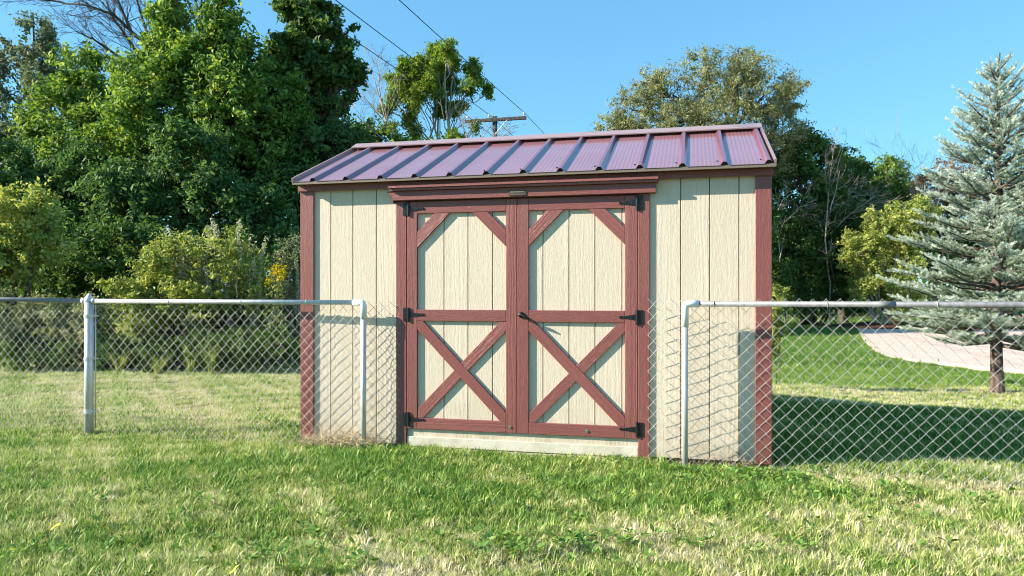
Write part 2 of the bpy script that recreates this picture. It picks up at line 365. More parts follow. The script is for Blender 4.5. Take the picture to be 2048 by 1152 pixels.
# door casing and header
cz1 = WZ(1033, 395.5, TP)
board(cl, dl-.002, .02, cz1+.0, -TP, -.0005, M['trim_z'], 'door_casing', shed, .003)
board(dr+.002, cr, -.03, cz1+.0, -TP, -.0005, M['trim_z'], 'door_casing', shed, .003)
HP = .062
hz0 = WZ(1312, 385, HP); hz1 = WZ(1316, 368, HP)
board(WX(786, HP), WX(1312, HP), hz0, hz1+.012, -HP, -.001, M['trim_x'], 'door_header', shed, .003)
board(WX(779, .094), WX(1315, .094), hz1+.0125, hz1+.030, -.094, -.001, M['trim_x'], 'header_cap', shed, .002)
board(WX(776, .107), WX(1317, .107), hz1+.0305, hz1+.049, -.107, -.001, M['trim_x'], 'header_cap', shed, .002)
board(cl, cr, cz1+.001, hz0-.001, -TP+.002, -.0005, M['trim_x'], 'door_header', shed)
# curved corbel at the left end of the header
xc = WX(786, HP); mb = MB()
prof = [(xc-.0005, hz1+.012), (xc-.050, hz1+.012)] + [(xc-.050+.05*math.sin(t*math.pi/10), hz1-.004-.075*(1-math.cos(t*math.pi/10))) for t in range(6)]
prof = [prof[0]]+prof[1:]; mb.prism(prof, -HP+.002, -.001).build('header_corbel', M['trim_x'], shed)
# name plate: framed bronze plate with two lines of raised lettering too small to read
pxa, pxb = WX(1018, HP), WX(1053, HP); pza, pzb = WZ(1035, 391.5, HP), WZ(1035, 380.5, HP)
plate = MB().box(pxa, pxb, -HP-.006, -HP-.0005, pza, pzb).build('name_plate', M['bronze'], shed, bevel=.002)
mb = MB(); xx = pxa+.014
random.seed(3)
while xx < pxb-.02:
    w_ = random.uniform(.003, .007)
    mb.box(xx, xx+w_*.8, -HP-.008, -HP-.0062, pzb-.017, pzb-.009); mb.box(xx, xx+w_*.6, -HP-.008, -HP-.0062, pza+.007, pza+.012); xx += w_+.0012
mb.build('plate_lettering', M['bronze_hi'], plate)
# doors
bz1 = cz1-.006; TT = TP
def brace_obj(name, p0, p1, wd, clip, y0, y1, parent):
    """straight board from p0 to p1 (x,z), width wd, clipped to rectangle clip; local x runs along the board"""
    d = Vector((p1[0]-p0[0], p1[1]-p0[1])); ln = d.length; d.normalize(); nn = Vector((-d.y, d.x))
    a = Vector(p0)-d*.4; c = Vector(p1)+d*.4
    poly = [a-nn*wd/2, c-nn*wd/2, c+nn*wd/2, a+nn*wd/2]
    x0, x1, z0, z1 = clip
    for axis_, lim, sgn in ((0, x0, 1), (0, x1, -1), (1, z0, 1), (1, z1, -1)):
        out = []
        for i in range(len(poly)):
            p, q_ = poly[i], poly[(i+1)%len(poly)]
            fp, fq = sgn*(p[axis_]-lim), sgn*(q_[axis_]-lim)
            if fp >= 0: out.append(p)
            if (fp >= 0) != (fq >= 0): out.append(p+(q_-p)*(fp/(fp-fq)))
        poly = out
    ang = math.atan2(d.y, d.x); ca, sa = math.cos(-ang), math.sin(-ang)
    loc = [((p.x-p0[0])*ca-(p.y-p0[1])*sa, (p.x-p0[0])*sa+(p.y-p0[1])*ca) for p in poly]
    o = MB().prism(loc, y0, y1).build(name, M['trim_x'], parent, bevel=.0015)
    o.location = (p0[0], 0, p0[1]); o.rotation_euler = (0, -ang, 0); return o
def make_door(x0, x1, sl_, sr_, grooves, z_bot, z_top, label):
    """sl_, sr_: inner edges of the stiles"""
    d = link('door', None, shed); d.location = (0, 0, 0); tag(d, label)
    zt = WZ(1033, 422, TT); zm1, zm0 = WZ(1057, 620.5, TT), WZ(1057, 644, TT); zb1 = WZ(1033, 844, TT)
    MB().box(x0+.004, x1-.004, .016, .030, z_bot+.01, z_top-.002).build('door_backing', M['groove'], d)
    wall_panel_strip([sl_-.012]+grooves+[sr_+.012], z_bot+.015, z_top-.01, .005, d, 'door_board')
    yb = .0045
    board(x0, sl_, z_bot, z_top, -TT, yb, M['trim_z'], 'stile', d, .003)
    board(sr_, x1, z_bot, z_top, -TT, yb, M['trim_z'], 'stile', d, .003)
    for a, c in ((zt, z_top), (zm0, zm1), (z_bot, zb1)):
        board(sl_+.0008, sr_-.0008, a, c, -TT, yb, M['trim_x'], 'rail', d, .003)
    cx0, cx1 = sl_+.0015, sr_-.0015
    # corner braces
    k = WX(903, TT)-WX(834, TT)
    wv = .098
    for s, xa in ((1, cx0), (-1, cx1)):
        off = .205
        brace_obj('brace', (xa, zt-off) if s > 0 else (xa-off, zt), (xa+off, zt) if s > 0 else (xa, zt-off), .088, (cx0, cx1, zm1+.0015, zt-.0015), -TT, yb, d)
    # cross braces below
    lo, hi = zb1+.0015, zm0-.0015
    brace_obj('brace', (cx0+.012, hi-.02), (cx1-.012, lo+.02), .080, (cx0, cx1, lo, hi), -TT, yb, d)
    # the other diagonal is two pieces butted against the first
    A0, A1 = Vector((cx0+.012, lo+.02)), Vector((cx1-.012, hi-.02))
    brace_obj('brace', tuple(A0), tuple(A1), .080, (cx0, cx1, lo, hi), -TT+.0035, yb-.001, d)
    return d
zbot = WZ(1033, 867, TT)
xg = WX(1034, TT)
dA = make_door(dl+.002, xg-.002, WX(834, TT), WX(1012, TT), [WX(888,-.005), WX(936,-.005), WX(985,-.005)], zbot, bz1,
    'left leaf of the double door, hinged on its left side')
dB = make_door(xg+.002, dr-.002, WX(1057, TT), WX(1250, TT), [WX(1086,-.005), WX(1138,-.005), WX(1190,-.005), WX(1244,-.005)], zbot, bz1,
    'right leaf of the double door, carrying the black handle')
# strap hinges
def hinge(door, xpin, z, s):
    mb = MB(); y = -TT-.0005
    mb.box(min(xpin, xpin-s*.044), max(xpin, xpin-s*.044), y-.006, y, z-.052, z+.052)
    mb.tube([(xpin, y-.007, z-.055), (xpin, y-.007, z+.055)], .0095, 10)
    a = [(xpin+s*.006, z-.022), (xpin+s*.05, z-.014), (xpin+s*.105, z-.007), (xpin+s*.125, z-.010), (xpin+s*.133, z), (xpin+s*.125, z+.010), (xpin+s*.105, z+.007), (xpin+s*.05, z+.014), (xpin+s*.006, z+.022)]
    if s < 0: a = a[::-1]
    mb.prism(a, y-.006, y)
    for (ddx, dz) in ((-.026, .036), (-.026, -.036), (-.026, 0), (.035, 0), (.08, 0), (.122, 0)):
        mb.tube([(xpin+s*ddx, y-.006, z+dz), (xpin+s*ddx, y-.009, z+dz)], .005, 8)
    mb.build('hinge', M['black'], door, bevel=.001)
for px, ys in ((817, (418, 629, 838)), ): 
    for py in ys: hinge(dA, WX(px, TT), WZ(px, py, TT), 1)
for py in (405.5, 634.5, 859): hinge(dB, WX(1274, TT), WZ(1274, py, TT), -1)
# lever handle
hx, hz = WX(1042, TT), WZ(1042, 630, TT)
h = MB().lathe([(0.0, 0.0), (.0001, 0), (.024, 0), (.022, .010), (.012, .014), (.011, .05)], 14).build('door_handle', M['black'], dB, smooth=True)
h.rotation_euler = (R(90), 0, 0); h.location = (hx+.004, -TT-.0005, hz)
o = MB().tube([(-.018, -.048, .006), (0, -.050, .002), (.035, -.055, -.008), (.075, -.058, -.026)], [.008, .011, .011, .006], 10).build('lever', M['black'], None, smooth=True)
o.parent = dB; o.location = (hx+.004, -TT-.0005, hz)
MB().tube([(0,0,0), (0,-.004,0)], .006, 10).build('keyhole', M['bolt'], dB, loc=(hx-.002, -TT-.052, hz+.010))
for px, py in ((1020, 854), (1174, 862)):
    x_, z_ = WX(px, TT), WZ(px, py, TT)
    d_ = dA if px < 1033 else dB
    MB().tube([(0,-.0005,0), (0,-.003,0)], .014, 12).tube([(0,-.003,0), (0,-.010,0)], [.009, .005], 8).build('bolt', M['bolt'], d_, loc=(x_, -TT, z_))
# threshold: cream board in the shade under the doors and a textured tread strip in front of it
board(dl-.001, dr+.001, .02, zbot+.02, .002, .009, M['siding'], 'threshold_board', shed)
board(dl+.001, dr-.001, .035, .112, -.012, .0015, M['tread'], 'threshold_tread', shed, .003)
board(dl+.001, dr-.001, -.02, .028, -.006, .0015, M['siding'], 'sill_board', shed, .003)

# roof
def RP(x, s, h, side):
    y = EAVE_Y + s*math.cos(sl) - h*math.sin(sl); z = EAVE_Z + s*math.sin(sl) + h*math.cos(sl)
    return (x, y if side == 0 else 2*RIDGE_Y-y, z)
rib_px = [627, 693, 762, 830, 900, 973, 1047, 1121, 1198.5, 1280, 1365, 1449, 1537.6]
rx = [WX(p, .115) for p in rib_px]
RX0, RX1 = -.003, SW+.005
def strip(side, xs_h, thick=.0012, s0=-.012, s1=None):
    s1 = SLEN if s1 is None else s1
    if side: s0 = SB-.012
    vs = [RP(x, s0, h_, side) for x, h_ in xs_h] + [RP(x, s1, h_, side) for x, h_ in xs_h]
    vs += [RP(x, s0, h_-thick, side) for x, h_ in xs_h] + [RP(x, s1, h_-thick, side) for x, h_ in xs_h]
    n = len(xs_h); fs = [(i, i+1, n+i+1, n+i) for i in range(n-1)] + [(2*n+i, 3*n+i, 3*n+i+1, 2*n+i+1) for i in range(n-1)]
    fs += [(i, 2*n+i, 2*n+i+1, i+1) for i in range(n-1)] + [(0, n, 3*n, 2*n), (n-1, 3*n-1, 4*n-1, 2*n-1)]
    if side: fs = [f[::-1] for f in fs]
    return MB().add(vs, fs)
edges_ = [RX0]+rx+[RX1]
for side in (0, 1):
    for a, c in zip(edges_[:-1], edges_[1:]):
        a2 = a+(.030 if a in rx else 0); c2 = c-(.030 if c in rx else 0)
        if c2-a2 < .01: continue
        prof = [(a2, 0.0)]; nr = max(0, int(round((c2-a2)/.030)))
        for i in range(nr):
            xm = a2+(i+.5)*(c2-a2)/nr
            prof += [(xm-.010, 0), (xm-.004, .0009), (xm+.004, .0009), (xm+.010, 0)]
        prof.append((c2, 0.0)); strip(side, prof).build('roof_panel', M['roof'], shed)
    for x in rx:
        strip(side, [(x-.0299, 0.0), (x-.011, .026), (x+.011, .026), (x+.0299, 0.0)]).build('roof_rib', M['rib'], shed)
        # black piece filling the end of each rib
        if side == 0:
            MB().add([RP(x-.026, .002, .001, 0), RP(x+.026, .002, .001, 0), RP(x+.010, .002, .0238, 0), RP(x-.010, .002, .0238, 0),
                      RP(x-.026, .03, .001, 0), RP(x+.026, .03, .001, 0), RP(x+.010, .03, .0238, 0), RP(x-.010, .03, .0238, 0)],
                     [(0,1,2,3), (4,7,6,5), (0,4,5,1), (2,6,7,3), (1,5,6,2), (3,7,4,0)]).build('rib_end_piece', M['black'], shed)
            o = MB().tube([RP(x-.045, .11, .0, 0), RP(x-.045, .11, .006, 0)], .007, 6).build('roof_screw', M['black'], shed)
mb = MB()                                             # rake trims
for x0, x1 in ((RX0-.013, RX0-.001), (RX1+.001, RX1+.015)):
    for side in (0, 1):
        m2 = MB(); sa = SB-.012 if side else -.012
        c8 = [RP(x0, sa, -.022, side), RP(x1, sa, -.022, side), RP(x1, sa, .030, side), RP(x0, sa, .030, side),
              RP(x0, SLEN, -.055, side), RP(x1, SLEN, -.055, side), RP(x1, SLEN+.0, .030, side), RP(x0, SLEN+.0, .030, side)]
        fs = [(0,1,2,3), (4,7,6,5), (0,4,5,1), (2,6,7,3), (1,5,6,2), (3,7,4,0)]
        if side: fs = [f[::-1] for f in fs]
        m2.add(c8, fs).build('rake_trim', M['rake'], shed)
# ridge cap, flashing lying on the ribs
cap = [RP(0, SLEN-.10, .027, 0)[1:], RP(0, SLEN-.10, .036, 0)[1:], (RIDGE_Y, RIDGE_Z+.05), RP(0, SLEN-.10, .036, 1)[1:], RP(0, SLEN-.10, .027, 1)[1:], (RIDGE_Y, RIDGE_Z+.040)]
n = 6; xa, xb = RX0-.013, RX1+.015
MB().add([(xa, y, z) for y, z in cap]+[(xb, y, z) for y, z in cap],
    [(0,1,2,5), (5,2,3,4), (6+5,6+2,6+1,6+0), (6+4,6+3,6+2,6+5)]+[(i, i+n, (i+1)%n+n, (i+1)%n) for i in range(n)]).build('ridge_cap', M['rake'], shed)
# drip edge, fascia, soffit, decking under the metal
MB().box(RX0-.010, RX1+.012, EAVE_Y-.006, EAVE_Y+.004, 2.114, 2.138).build('drip_edge', M['drip'], shed)
MB().box(RX0-.010, RX1+.012, EAVE_Y+.0045, -.046, 2.120, 2.126).build('drip_edge', M['drip'], shed)
board(-.008, SW+.008, 2.068, 2.119, -.045, -.0205, M['trim_x'], 'fascia_board', shed, .002)
board(-.008, SW+.008, 2.0755, 2.119, -.0200, .009, M['trim_x'], 'fascia_board', shed, .002)
BE = RP(0, SB, 0, 1)
MB().box(RX0-.010, RX1+.012, BE[1]-.004, BE[1]+.006, BE[2]-.035, BE[2]-.004).build('drip_edge', M['drip'], shed)
board(-.008, SW+.008, BZ-.05, BE[2]-.024, SDp+.022, SDp+.045, M['trim_x'], 'fascia_board', shed, .002)
for side in (0, 1):
    m2 = MB(); fs = [(0,1,2,3), (4,7,6,5), (0,4,5,1), (2,6,7,3), (1,5,6,2), (3,7,4,0)]
    if side: fs = [f[::-1] for f in fs]
    sa = SB+.02 if side else .06
    m2.add([RP(RX0, sa, -.03, side), RP(RX1, sa, -.03, side), RP(RX1, sa, -.006, side), RP(RX0, sa, -.006, side),
            RP(RX0, SLEN, -.03, side), RP(RX1, SLEN, -.03, side), RP(RX1, SLEN, -.006, side), RP(RX0, SLEN, -.006, side)], fs).build('roof_decking', M['groove'], shed)

# ------------------------------------------------------------------ chain link fences
HP_, VP_ = .086, .088                                 # diamond width and height
def wire_mesh(h, phase, r=.0016):
    n = int(h/(VP_/2)); pts = []
    for i in range(n+1):
        s = 1 if (i+phase) % 2 == 0 else -1
        x = s*(HP_/4+.0012); z = i*VP_/2
        # round the interlocking bend a little
        pts += [(x-s*.004, s*.0022, z-.0035), (x, 0, z), (x-s*.004, -s*.0022, z+.0035)] if 0 < i < n else [(x, 0, z)]
    return MB().tube(pts, r, 4, False).mesh('wire', M['wire'], True)
def hook_pts(s): return
def fence_dir(a, c): v = np.array(c)-np.array(a); return v/np.linalg.norm(v)
PR, PL, PC = np.array((1.2127, 5.194)), np.array((-1.168, 5.828)), np.array((-3.713, 6.504))
RAILZ = EYE-.083
def build_fence(name, label, path, railends, rail_r, top_over, posts):
    """path: polyline (x,y) the wire fabric follows; wires are placed along it"""
    f = empty(name, (path[0][0], path[0][1], 0), 0, label, 'fence'); org = Vector((path[0][0], path[0][1], 0))
    seg = [(np.array(a), np.array(c)) for a, c in zip(path[:-1], path[1:])]
    ms = [wire_mesh(1.188, 0), wire_mesh(1.188, 1)]
    s = 0; k = 0; acc = 0; total = sum(np.linalg.norm(c-a) for a, c in seg)
    rr = random.Random(5)
    while s < total:
        t = s; 
        for a, c in seg:
            ln = np.linalg.norm(c-a)
            if t <= ln: p = a+(c-a)*t/ln; d = (c-a)/ln; break
            t -= ln
        o = link('wire', ms[k % 2], f)
        # start a little under the soil line, knuckled ends stand just above the rail
        o.location = (p[0]-org.x, p[1]-org.y, RAILZ+top_over-1.188+rr.uniform(-.003, .003)); o.rotation_euler = (rr.uniform(-.004,.004), 0, math.atan2(d[1], d[0])+rr.uniform(-.03,.03))
        s += HP_/2; k += 1
    return f, org
rp = PR; uF = fence_dir(PL, PR); nF = np.array((-uF[1], uF[0]))       # nF points away from the camera
# right fence
offm = nF*.030
end_r = PR + uF*6.5
loose = PR - uF*.245 + nF*.11
fr, org = build_fence('chain_link_fence', 'chain link fence right of the shed doors with a grey top rail',
    [loose, PR - uF*.10 + nF*.065, PR+uF*.05+offm, end_r+offm], None, .02, .036, None)
def W2(org, p, z): return (p[0]-org.x, p[1]-org.y, z)
ELB = .0
MB().tube([W2(org, PR, -.15), W2(org, PR, RAILZ-.085)], .0215, 14).build('post', M['galv'], fr, smooth=True)
elbow = MB().tube([W2(org, PR, RAILZ-.16), W2(org, PR, RAILZ-.022), W2(org, PR+uF*.006, RAILZ-.006), W2(org, PR+uF*.022, RAILZ), W2(org, PR+uF*.095, RAILZ)], .0255, 14)
elbow.build('corner_fitting', M['white_elbow'], fr, smooth=True)
MB().tube([W2(org, PR+uF*.05, RAILZ), W2(org, PR+uF*3.0, RAILZ+.004), W2(org, end_r, RAILZ+.01)], .0195, 14).build('top_rail', M['galv_dull'], fr, smooth=True)
def tie(f, org, p, z, r):
    pts = [(p[0]-org.x+nF[0]*math.cos(t)*r, p[1]-org.y+nF[1]*math.cos(t)*r, z+math.sin(t)*r) for t in [i*math.pi/6 for i in range(13)]]
    pts = [(x+uF[0]*i*.0008, y+uF[1]*i*.0008, z_) for i, (x, y, z_) in enumerate(pts)]
    pts += [(pts[-1][0]+nF[0]*.01, pts[-1][1], pts[-1][2]-.04)]
    MB().tube(pts, .0022, 5).build('tie_wire', M['wire'], f, smooth=True)
for k in (.19, .92, 1.58, 2.2): tie(fr, org, PR+uF*k, RAILZ, .0225)
MB().tube([W2(org, PR+uF*1.20, RAILZ+.001), W2(org, PR+uF*1.34, RAILZ+.002)], .0208, 14).build('rail_sleeve', M['galv_dull'], fr, smooth=True)
MB().tube([W2(org, PR+uF*5.2, -.15), W2(org, PR+uF*5.2, RAILZ-.015)], .024, 12).build('post', M['galv'], fr, smooth=True)
MB().tube([W2(org, PR+nF*.0235, .30), W2(org, PR+nF*.0235+uF*.002, .31)], .008, 8).build('post_bolt', M['galv'], fr)
# left fence, from the elbow post by the shed past the capped post and out of frame
uL = fence_dir(PC, PC+np.array((-1.0, .235)))
end_l = PC+uL*2.6; nL = nF
fl, org = build_fence('chain_link_fence', 'chain link fence left of the doors with a pointed-cap post in the middle',
    [PL+uF*.25+nF*.10, PL+uF*.08+nF*.05, PL-uF*.04+offm, PC+uF*.05+offm, PC-uF*.0+offm+nF*.012, end_l+nF*.03], None, .02, .004, None)
MB().tube([W2(org, PL, -.15), W2(org, PL, RAILZ-.085)], .0225, 14).build('post', M['galv'], fl, smooth=True)
MB().tube([W2(org, PL, RAILZ-.13), W2(org, PL, RAILZ-.022), W2(org, PL-uF*.006, RAILZ-.006), W2(org, PL-uF*.022, RAILZ), W2(org, PL-uF*.085, RAILZ)], .026, 14).build('corner_fitting', M['white_elbow'], fl, smooth=True)
MB().tube([W2(org, PL-uF*.04, RAILZ), W2(org, PC+uF*.05, RAILZ+.004)], .0195, 14).build('top_rail', M['galv'], fl, smooth=True)
MB().tube([W2(org, PC+uL*.05, RAILZ+.004), W2(org, end_l, RAILZ+.045)], .0190, 14).build('top_rail', M['galv_dull'], fl, smooth=True)
MB().tube([W2(org, PC, -.15), W2(org, PC, RAILZ+.012)], .037, 18).build('post', M['galv'], fl, smooth=True)
c_ = W2(org, PC, RAILZ+.010)
MB().lathe([(.0395, -.012), (.041, .006), (.036, .02), (.020, .040), (.006, .062), (.0, .064)], 18, c_).build('post_cap', M['galv'], fl, smooth=True)
for s_, dd in ((1, uF), (-1, uL)):
    q_ = PC + dd*.052 + nF*.018 if s_ > 0 else PC + dd*.052 + nF*.018
    MB().tube([W2(org, q_, .06), W2(org, q_, RAILZ-.03)], .0065, 6).build('tension_bar', M['galv'], fl, smooth=True)
    MB().tube([W2(org, PC+dd*.034, RAILZ+.004), W2(org, PC+dd*.07, RAILZ+.004)], .0245, 14).build('rail_cup', M['galv'], fl, smooth=True)
for py in (632, 717, 823):
    z = EYE+(HY-py)/F*6.5
    mb = MB().lathe([(.0375, -.014), (.042, -.014), (.042, .014), (.0375, .014)], 18, W2(org, PC, z))
    q_ = PC+uF*.058+nF*.012; mb.tube([W2(org, PC+uF*.03, z), W2(org, q_, z)], .010, 6)
    mb.tube([W2(org, q_-nF*.026, z), W2(org, q_+nF*.03, z)], .006, 6)
    mb.build('brace_band', M['galv'], fl)
for k in (.5, 1.1, 1.8): tie(fl, org, PL-uF*k, RAILZ+.002, .0225)

# ------------------------------------------------------------------ trees and shrubs
rng = np.random.default_rng(11)
def unit(v): return v/np.maximum(np.linalg.norm(v, axis=-1, keepdims=True), 1e-9)
def rdir(n): return unit(rng.normal(size=(n, 3)))
def leaves_at(C, out, size, aspect, tone, fold=.25, droop=.0, upbias=.25, rand=.9):
    """rhombic folded leaves: centres C, outward dirs out"""
    n = len(C)
    nrm = unit(out*.6 + rdir(n)*rand + np.array((0, 0, upbias)))
    t = unit(np.cross(nrm, rdir(n))); t = unit(t + np.array((0, 0, -droop))); b_ = unit(np.cross(nrm, t))
    L = (size*rng.uniform(.65, 1.3, n))[:, None]; W_ = L*aspect
    v0 = C - t*L*.5; v2 = C + t*L*.5
    up = nrm*W_*fold
    v1 = C - t*L*.06 + b_*W_*.5 + up; v3 = C - t*L*.06 - b_*W_*.5 + up
    V = np.stack([v0, v1, v2, v3], 1).reshape(-1, 3)
    i = np.arange(n)*4
    Fc = np.concatenate([np.stack([i, i+1, i+2], 1), np.stack([i, i+2, i+3], 1)], 0)
    return V, Fc, np.concatenate([tone, tone])
def crown_leaves(blobs, n, size, aspect=.5, clump=.30, per=40, shell=.55, sx=None, droop=0, flat=.75, tonevar=.16, upbias=.25, fold=.25):
    B = np.array(blobs)                               # cx cy cz rx ry rz
    wgt = (B[:,3]*B[:,4]+B[:,3]*B[:,5]+B[:,4]*B[:,5]); wgt = wgt/wgt.sum()
    nc = max(4, n//per); bi = rng.choice(len(B), nc, p=wgt)
    d = rdir(nc); rad = shell + (1.04-shell)*rng.random(nc)**.6
    rad *= 1+.10*np.sin(d[:,0]*7+bi)+.10*np.sin(d[:,2]*9+bi*2.1)     # lumpy outline
    cc = B[bi,:3] + d*B[bi,3:6]*rad[:,None]
    ok = np.ones(nc, bool)                            # drop clumps buried deep in another blob
    for k in range(len(B)):
        q_ = (cc-B[k,:3])/B[k,3:6]; ok &= ~((np.linalg.norm(q_, axis=1) < .45) & (bi != k))
    ok &= cc[:,2] > g(cc[:,0], cc[:,1])+.05
    cc, d, bi = cc[ok], d[ok], bi[ok]; nc = len(cc)
    cs = clump*rng.uniform(.5, 1.35, nc); ctone = rng.normal(.5, .17, nc)
    k = np.repeat(np.arange(nc), per)
    off = rng.normal(size=(len(k), 3))*.5; off[:, 2] *= flat
    # the clump's outline follows a short twig, so leaves line up along it
    tw = unit(d + rdir(nc)*.8 + np.array((0,0,.2)))
    along = rng.uniform(-1, 1, len(k))[:, None]
    C = cc[k] + off*cs[k][:, None]*.55 + tw[k]*along*cs[k][:, None]*.75
    C[:, 2] = np.maximum(C[:, 2], g(C[:,0], C[:,1])+.02)
    tone = np.clip(ctone[k] + rng.normal(0, tonevar, len(k)), 0, 1)
    return leaves_at(C, d[k], size, aspect, tone, fold, droop, upbias)
def branch_mesh(lines, n=5):
    mb = MB()
    for pts, rs in lines: mb.tube(pts, rs, n, cap=False)
    return mb
def wander(a, c, r0, r1, k=5, amp=.08, rr=random):
    a, c = Vector(a), Vector(c); L = (c-a).length; out = []; rs = []
    for i in range(k+1):
        t = i/k; p = a.lerp(c, t)
        if 0 < i: p = p + Vector((rr.uniform(-1,1), rr.uniform(-1,1), rr.uniform(-.6,.9)))*amp*L*math.sin(math.pi*min(t, .97))
        out.append(p); rs.append(r0+(r1-r0)*t)
    return out, rs
def tree(name, label, cat, group, base, blobs, n, size, leafm, barkm='bark', r0=.14, stems=1, top_r=.02, twigs=5, lobes=6, **kw):
    rr = random.Random(int(abs(base[0])*100+n)); bz = float(g(base[0], base[1])); core = list(blobs)
    for b_ in core:
        for _ in range(lobes):
            d = Vector((rr.gauss(0,1), rr.gauss(0,1), rr.gauss(.35,.9))).normalized(); f = rr.uniform(.26, .46)
            blobs = blobs + [(b_[0]+d.x*b_[3]*.92, b_[1]+d.y*b_[4]*.92, b_[2]+d.z*b_[5]*.95, b_[3]*f, b_[4]*f, b_[5]*f*rr.uniform(.8,1.3))]
    root = empty(name, (base[0], base[1], bz), 0, label, cat, group)
    o3 = Vector((base[0], base[1], bz)); lines = []
    zt = max(b_[2]+b_[5]*.6 for b_ in blobs); topb = max(blobs, key=lambda b_: b_[2])
    trunks = []
    for s in range(stems):
        bb = blobs[s % len(blobs)] if stems > 1 else topb
        st = Vector((rr.uniform(-.2,.2)*(stems > 1), rr.uniform(-.2,.2)*(stems > 1), -.1))
        pts, rs = wander(st, Vector((bb[0], bb[1], bb[2]+bb[5]*.55))-o3, r0, top_r, 9, .035, rr); lines.append((pts, rs)); trunks.append((pts, rs))
    for b_ in core:
        c = Vector(b_[:3])-o3; pts, rs = min(trunks, key=lambda t_: min((p-c).length for p in t_[0]))
        cand = [i for i in range(len(pts)) if pts[i].z < c.z+.1] or [1]
        i = max(cand[-1]-1, min(2, len(pts)-1)) if len(cand) > 1 else 1
        p2, r2 = wander(pts[i], c, rs[i]*.55, rs[i]*.22+.006, 5, .09, rr); lines.append((p2, r2))
        for _ in range(twigs):
            d = Vector((rr.gauss(0,1), rr.gauss(0,1), rr.gauss(.25,.9))).normalized()
            e_ = c + Vector((d.x*b_[3], d.y*b_[4], d.z*b_[5]))*rr.uniform(.7, .98)
            j = rr.choice((2, 3, 4, 5)); p3, r3 = wander(p2[j], e_, r2[j]*.6, .005, 5, .1, rr); lines.append((p3, r3))
            for _k in range(2):
                e2 = e_ + Vector((rr.gauss(0,1), rr.gauss(0,1), rr.gauss(.2,1))).normalized()*min(b_[3:6])*.4
                lines.append(wander(p3[rr.choice((2,3,4))], e2, .009, .003, 3, .1, rr))
    branch_mesh(lines, 6).build('trunk' if stems == 1 and r0 > .06 else 'stems', M[barkm], root, smooth=True)
    V, Fc, tn = crown_leaves(blobs, n, size, **kw); V = V - np.array(o3)
    cr_ = link('crown', np_mesh('crown', V, Fc, M[leafm], {'tone': ('FACE', tn)}), root); return root
def BL(px, py, rp, D, sy=1., sd_=1.):                 # a crown lump seen at (px,py), radius rp, standing at distance D
    c = P(px, py, D); r = rp/F*D; return (c[0], c[1], c[2], r, r*sd_, r*sy)
def base_at(px, D): return ((px-CX)/F*D, D)

# -- left woodland
T = tree
G1 = 'broadleaf trees crowding the left side'
T('broadleaf_tree', 'greyish olive tree at the far left edge, its narrow top against the sky', 'tree', G1, base_at(60, 24),
  [BL(75,70,30,24,1.3), BL(85,115,36,24), BL(45,120,26,24,.8), BL(12,85,12,24,1.2), BL(8,130,22,24,1.2), BL(-30,160,40,24), BL(110,215,70,24), BL(0,245,50,24), BL(60,320,80,24), BL(-60,260,80,24), BL(75,165,40,24)], 22000, .13, 'leaf_grey', r0=.2, clump=.34)
T('broadleaf_tree', 'bright green tree with a rounded top beside the greyish one at the left edge', 'tree', G1, base_at(190, 21),
  [BL(155,135,38,21,1.2), BL(215,200,46,21), BL(125,225,55,21), BL(160,190,44,21), BL(190,290,95,21), BL(255,250,60,21), BL(120,330,80,21), BL(215,400,90,21)], 34000, .14, 'leaf_oak', r0=.2, clump=.33)
T('broadleaf_tree', 'largest bright green tree on the left, its twin tops reaching the top of the photo', 'tree', G1, base_at(385, 19.5),
  [BL(338,48,30,19.5,1.5), BL(445,42,34,19.5,1.5), BL(292,165,52,19.5), BL(335,110,44,19.5), BL(400,140,66,19.5), BL(445,100,40,19.5), BL(492,140,50,19.5), BL(330,240,95,19.5), BL(450,240,100,19.5), BL(545,205,60,19.5),
   BL(270,330,80,19.5), BL(400,360,110,19.5), BL(520,330,90,19.5), BL(447,-20,18,19.5,1.5), BL(342,-5,14,19.5,1.5)], 74000, .15, 'leaf_oak', r0=.26, clump=.36)
T('broadleaf_tree', 'tall dark green tree left of the shed with ragged side branches against the sky', 'tree', G1, base_at(600, 21),
  [BL(608,30,42,21,1.3), BL(610,-50,40,21), BL(650,60,34,21,.7), BL(665,150,48,21,.55), BL(690,160,28,21,.4), BL(600,150,75,21), BL(620,215,70,21,.8), BL(568,120,42,21), BL(650,110,40,21,.6), BL(660,215,30,21,.5), BL(702,145,17,21,.5), BL(724,153,12,21,.5), BL(690,108,16,21,.6), BL(698,62,13,21,.6), BL(664,22,18,21,.6), BL(690,90,14,21,.5), BL(566,10,16,21), BL(690,195,16,21,.5),
   BL(600,300,90,21), BL(680,330,60,21)], 46000, .17, 'leaf_dark', r0=.24, clump=.24, shell=.3, lobes=4)
T('broadleaf_tree', 'low dark tree leaning out behind the left end of the shed roof', 'tree', G1, base_at(665, 20),
  [BL(655,310,65,20), BL(700,290,38,20), BL(600,390,80,20), BL(690,380,60,20), BL(560,440,70,20)], 26000, .14, 'leaf_deep', r0=.14, clump=.3)
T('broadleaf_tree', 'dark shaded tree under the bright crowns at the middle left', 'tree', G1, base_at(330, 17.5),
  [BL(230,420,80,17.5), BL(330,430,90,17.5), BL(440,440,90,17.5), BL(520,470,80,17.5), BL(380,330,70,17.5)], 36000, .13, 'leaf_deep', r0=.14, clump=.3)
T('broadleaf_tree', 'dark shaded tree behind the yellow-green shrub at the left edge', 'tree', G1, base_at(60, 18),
  [BL(40,400,80,18), BL(120,440,80,18), BL(-40,330,80,18), BL(150,340,60,18), BL(60,500,90,18)], 26000, .13, 'leaf_deep', r0=.14, clump=.3)
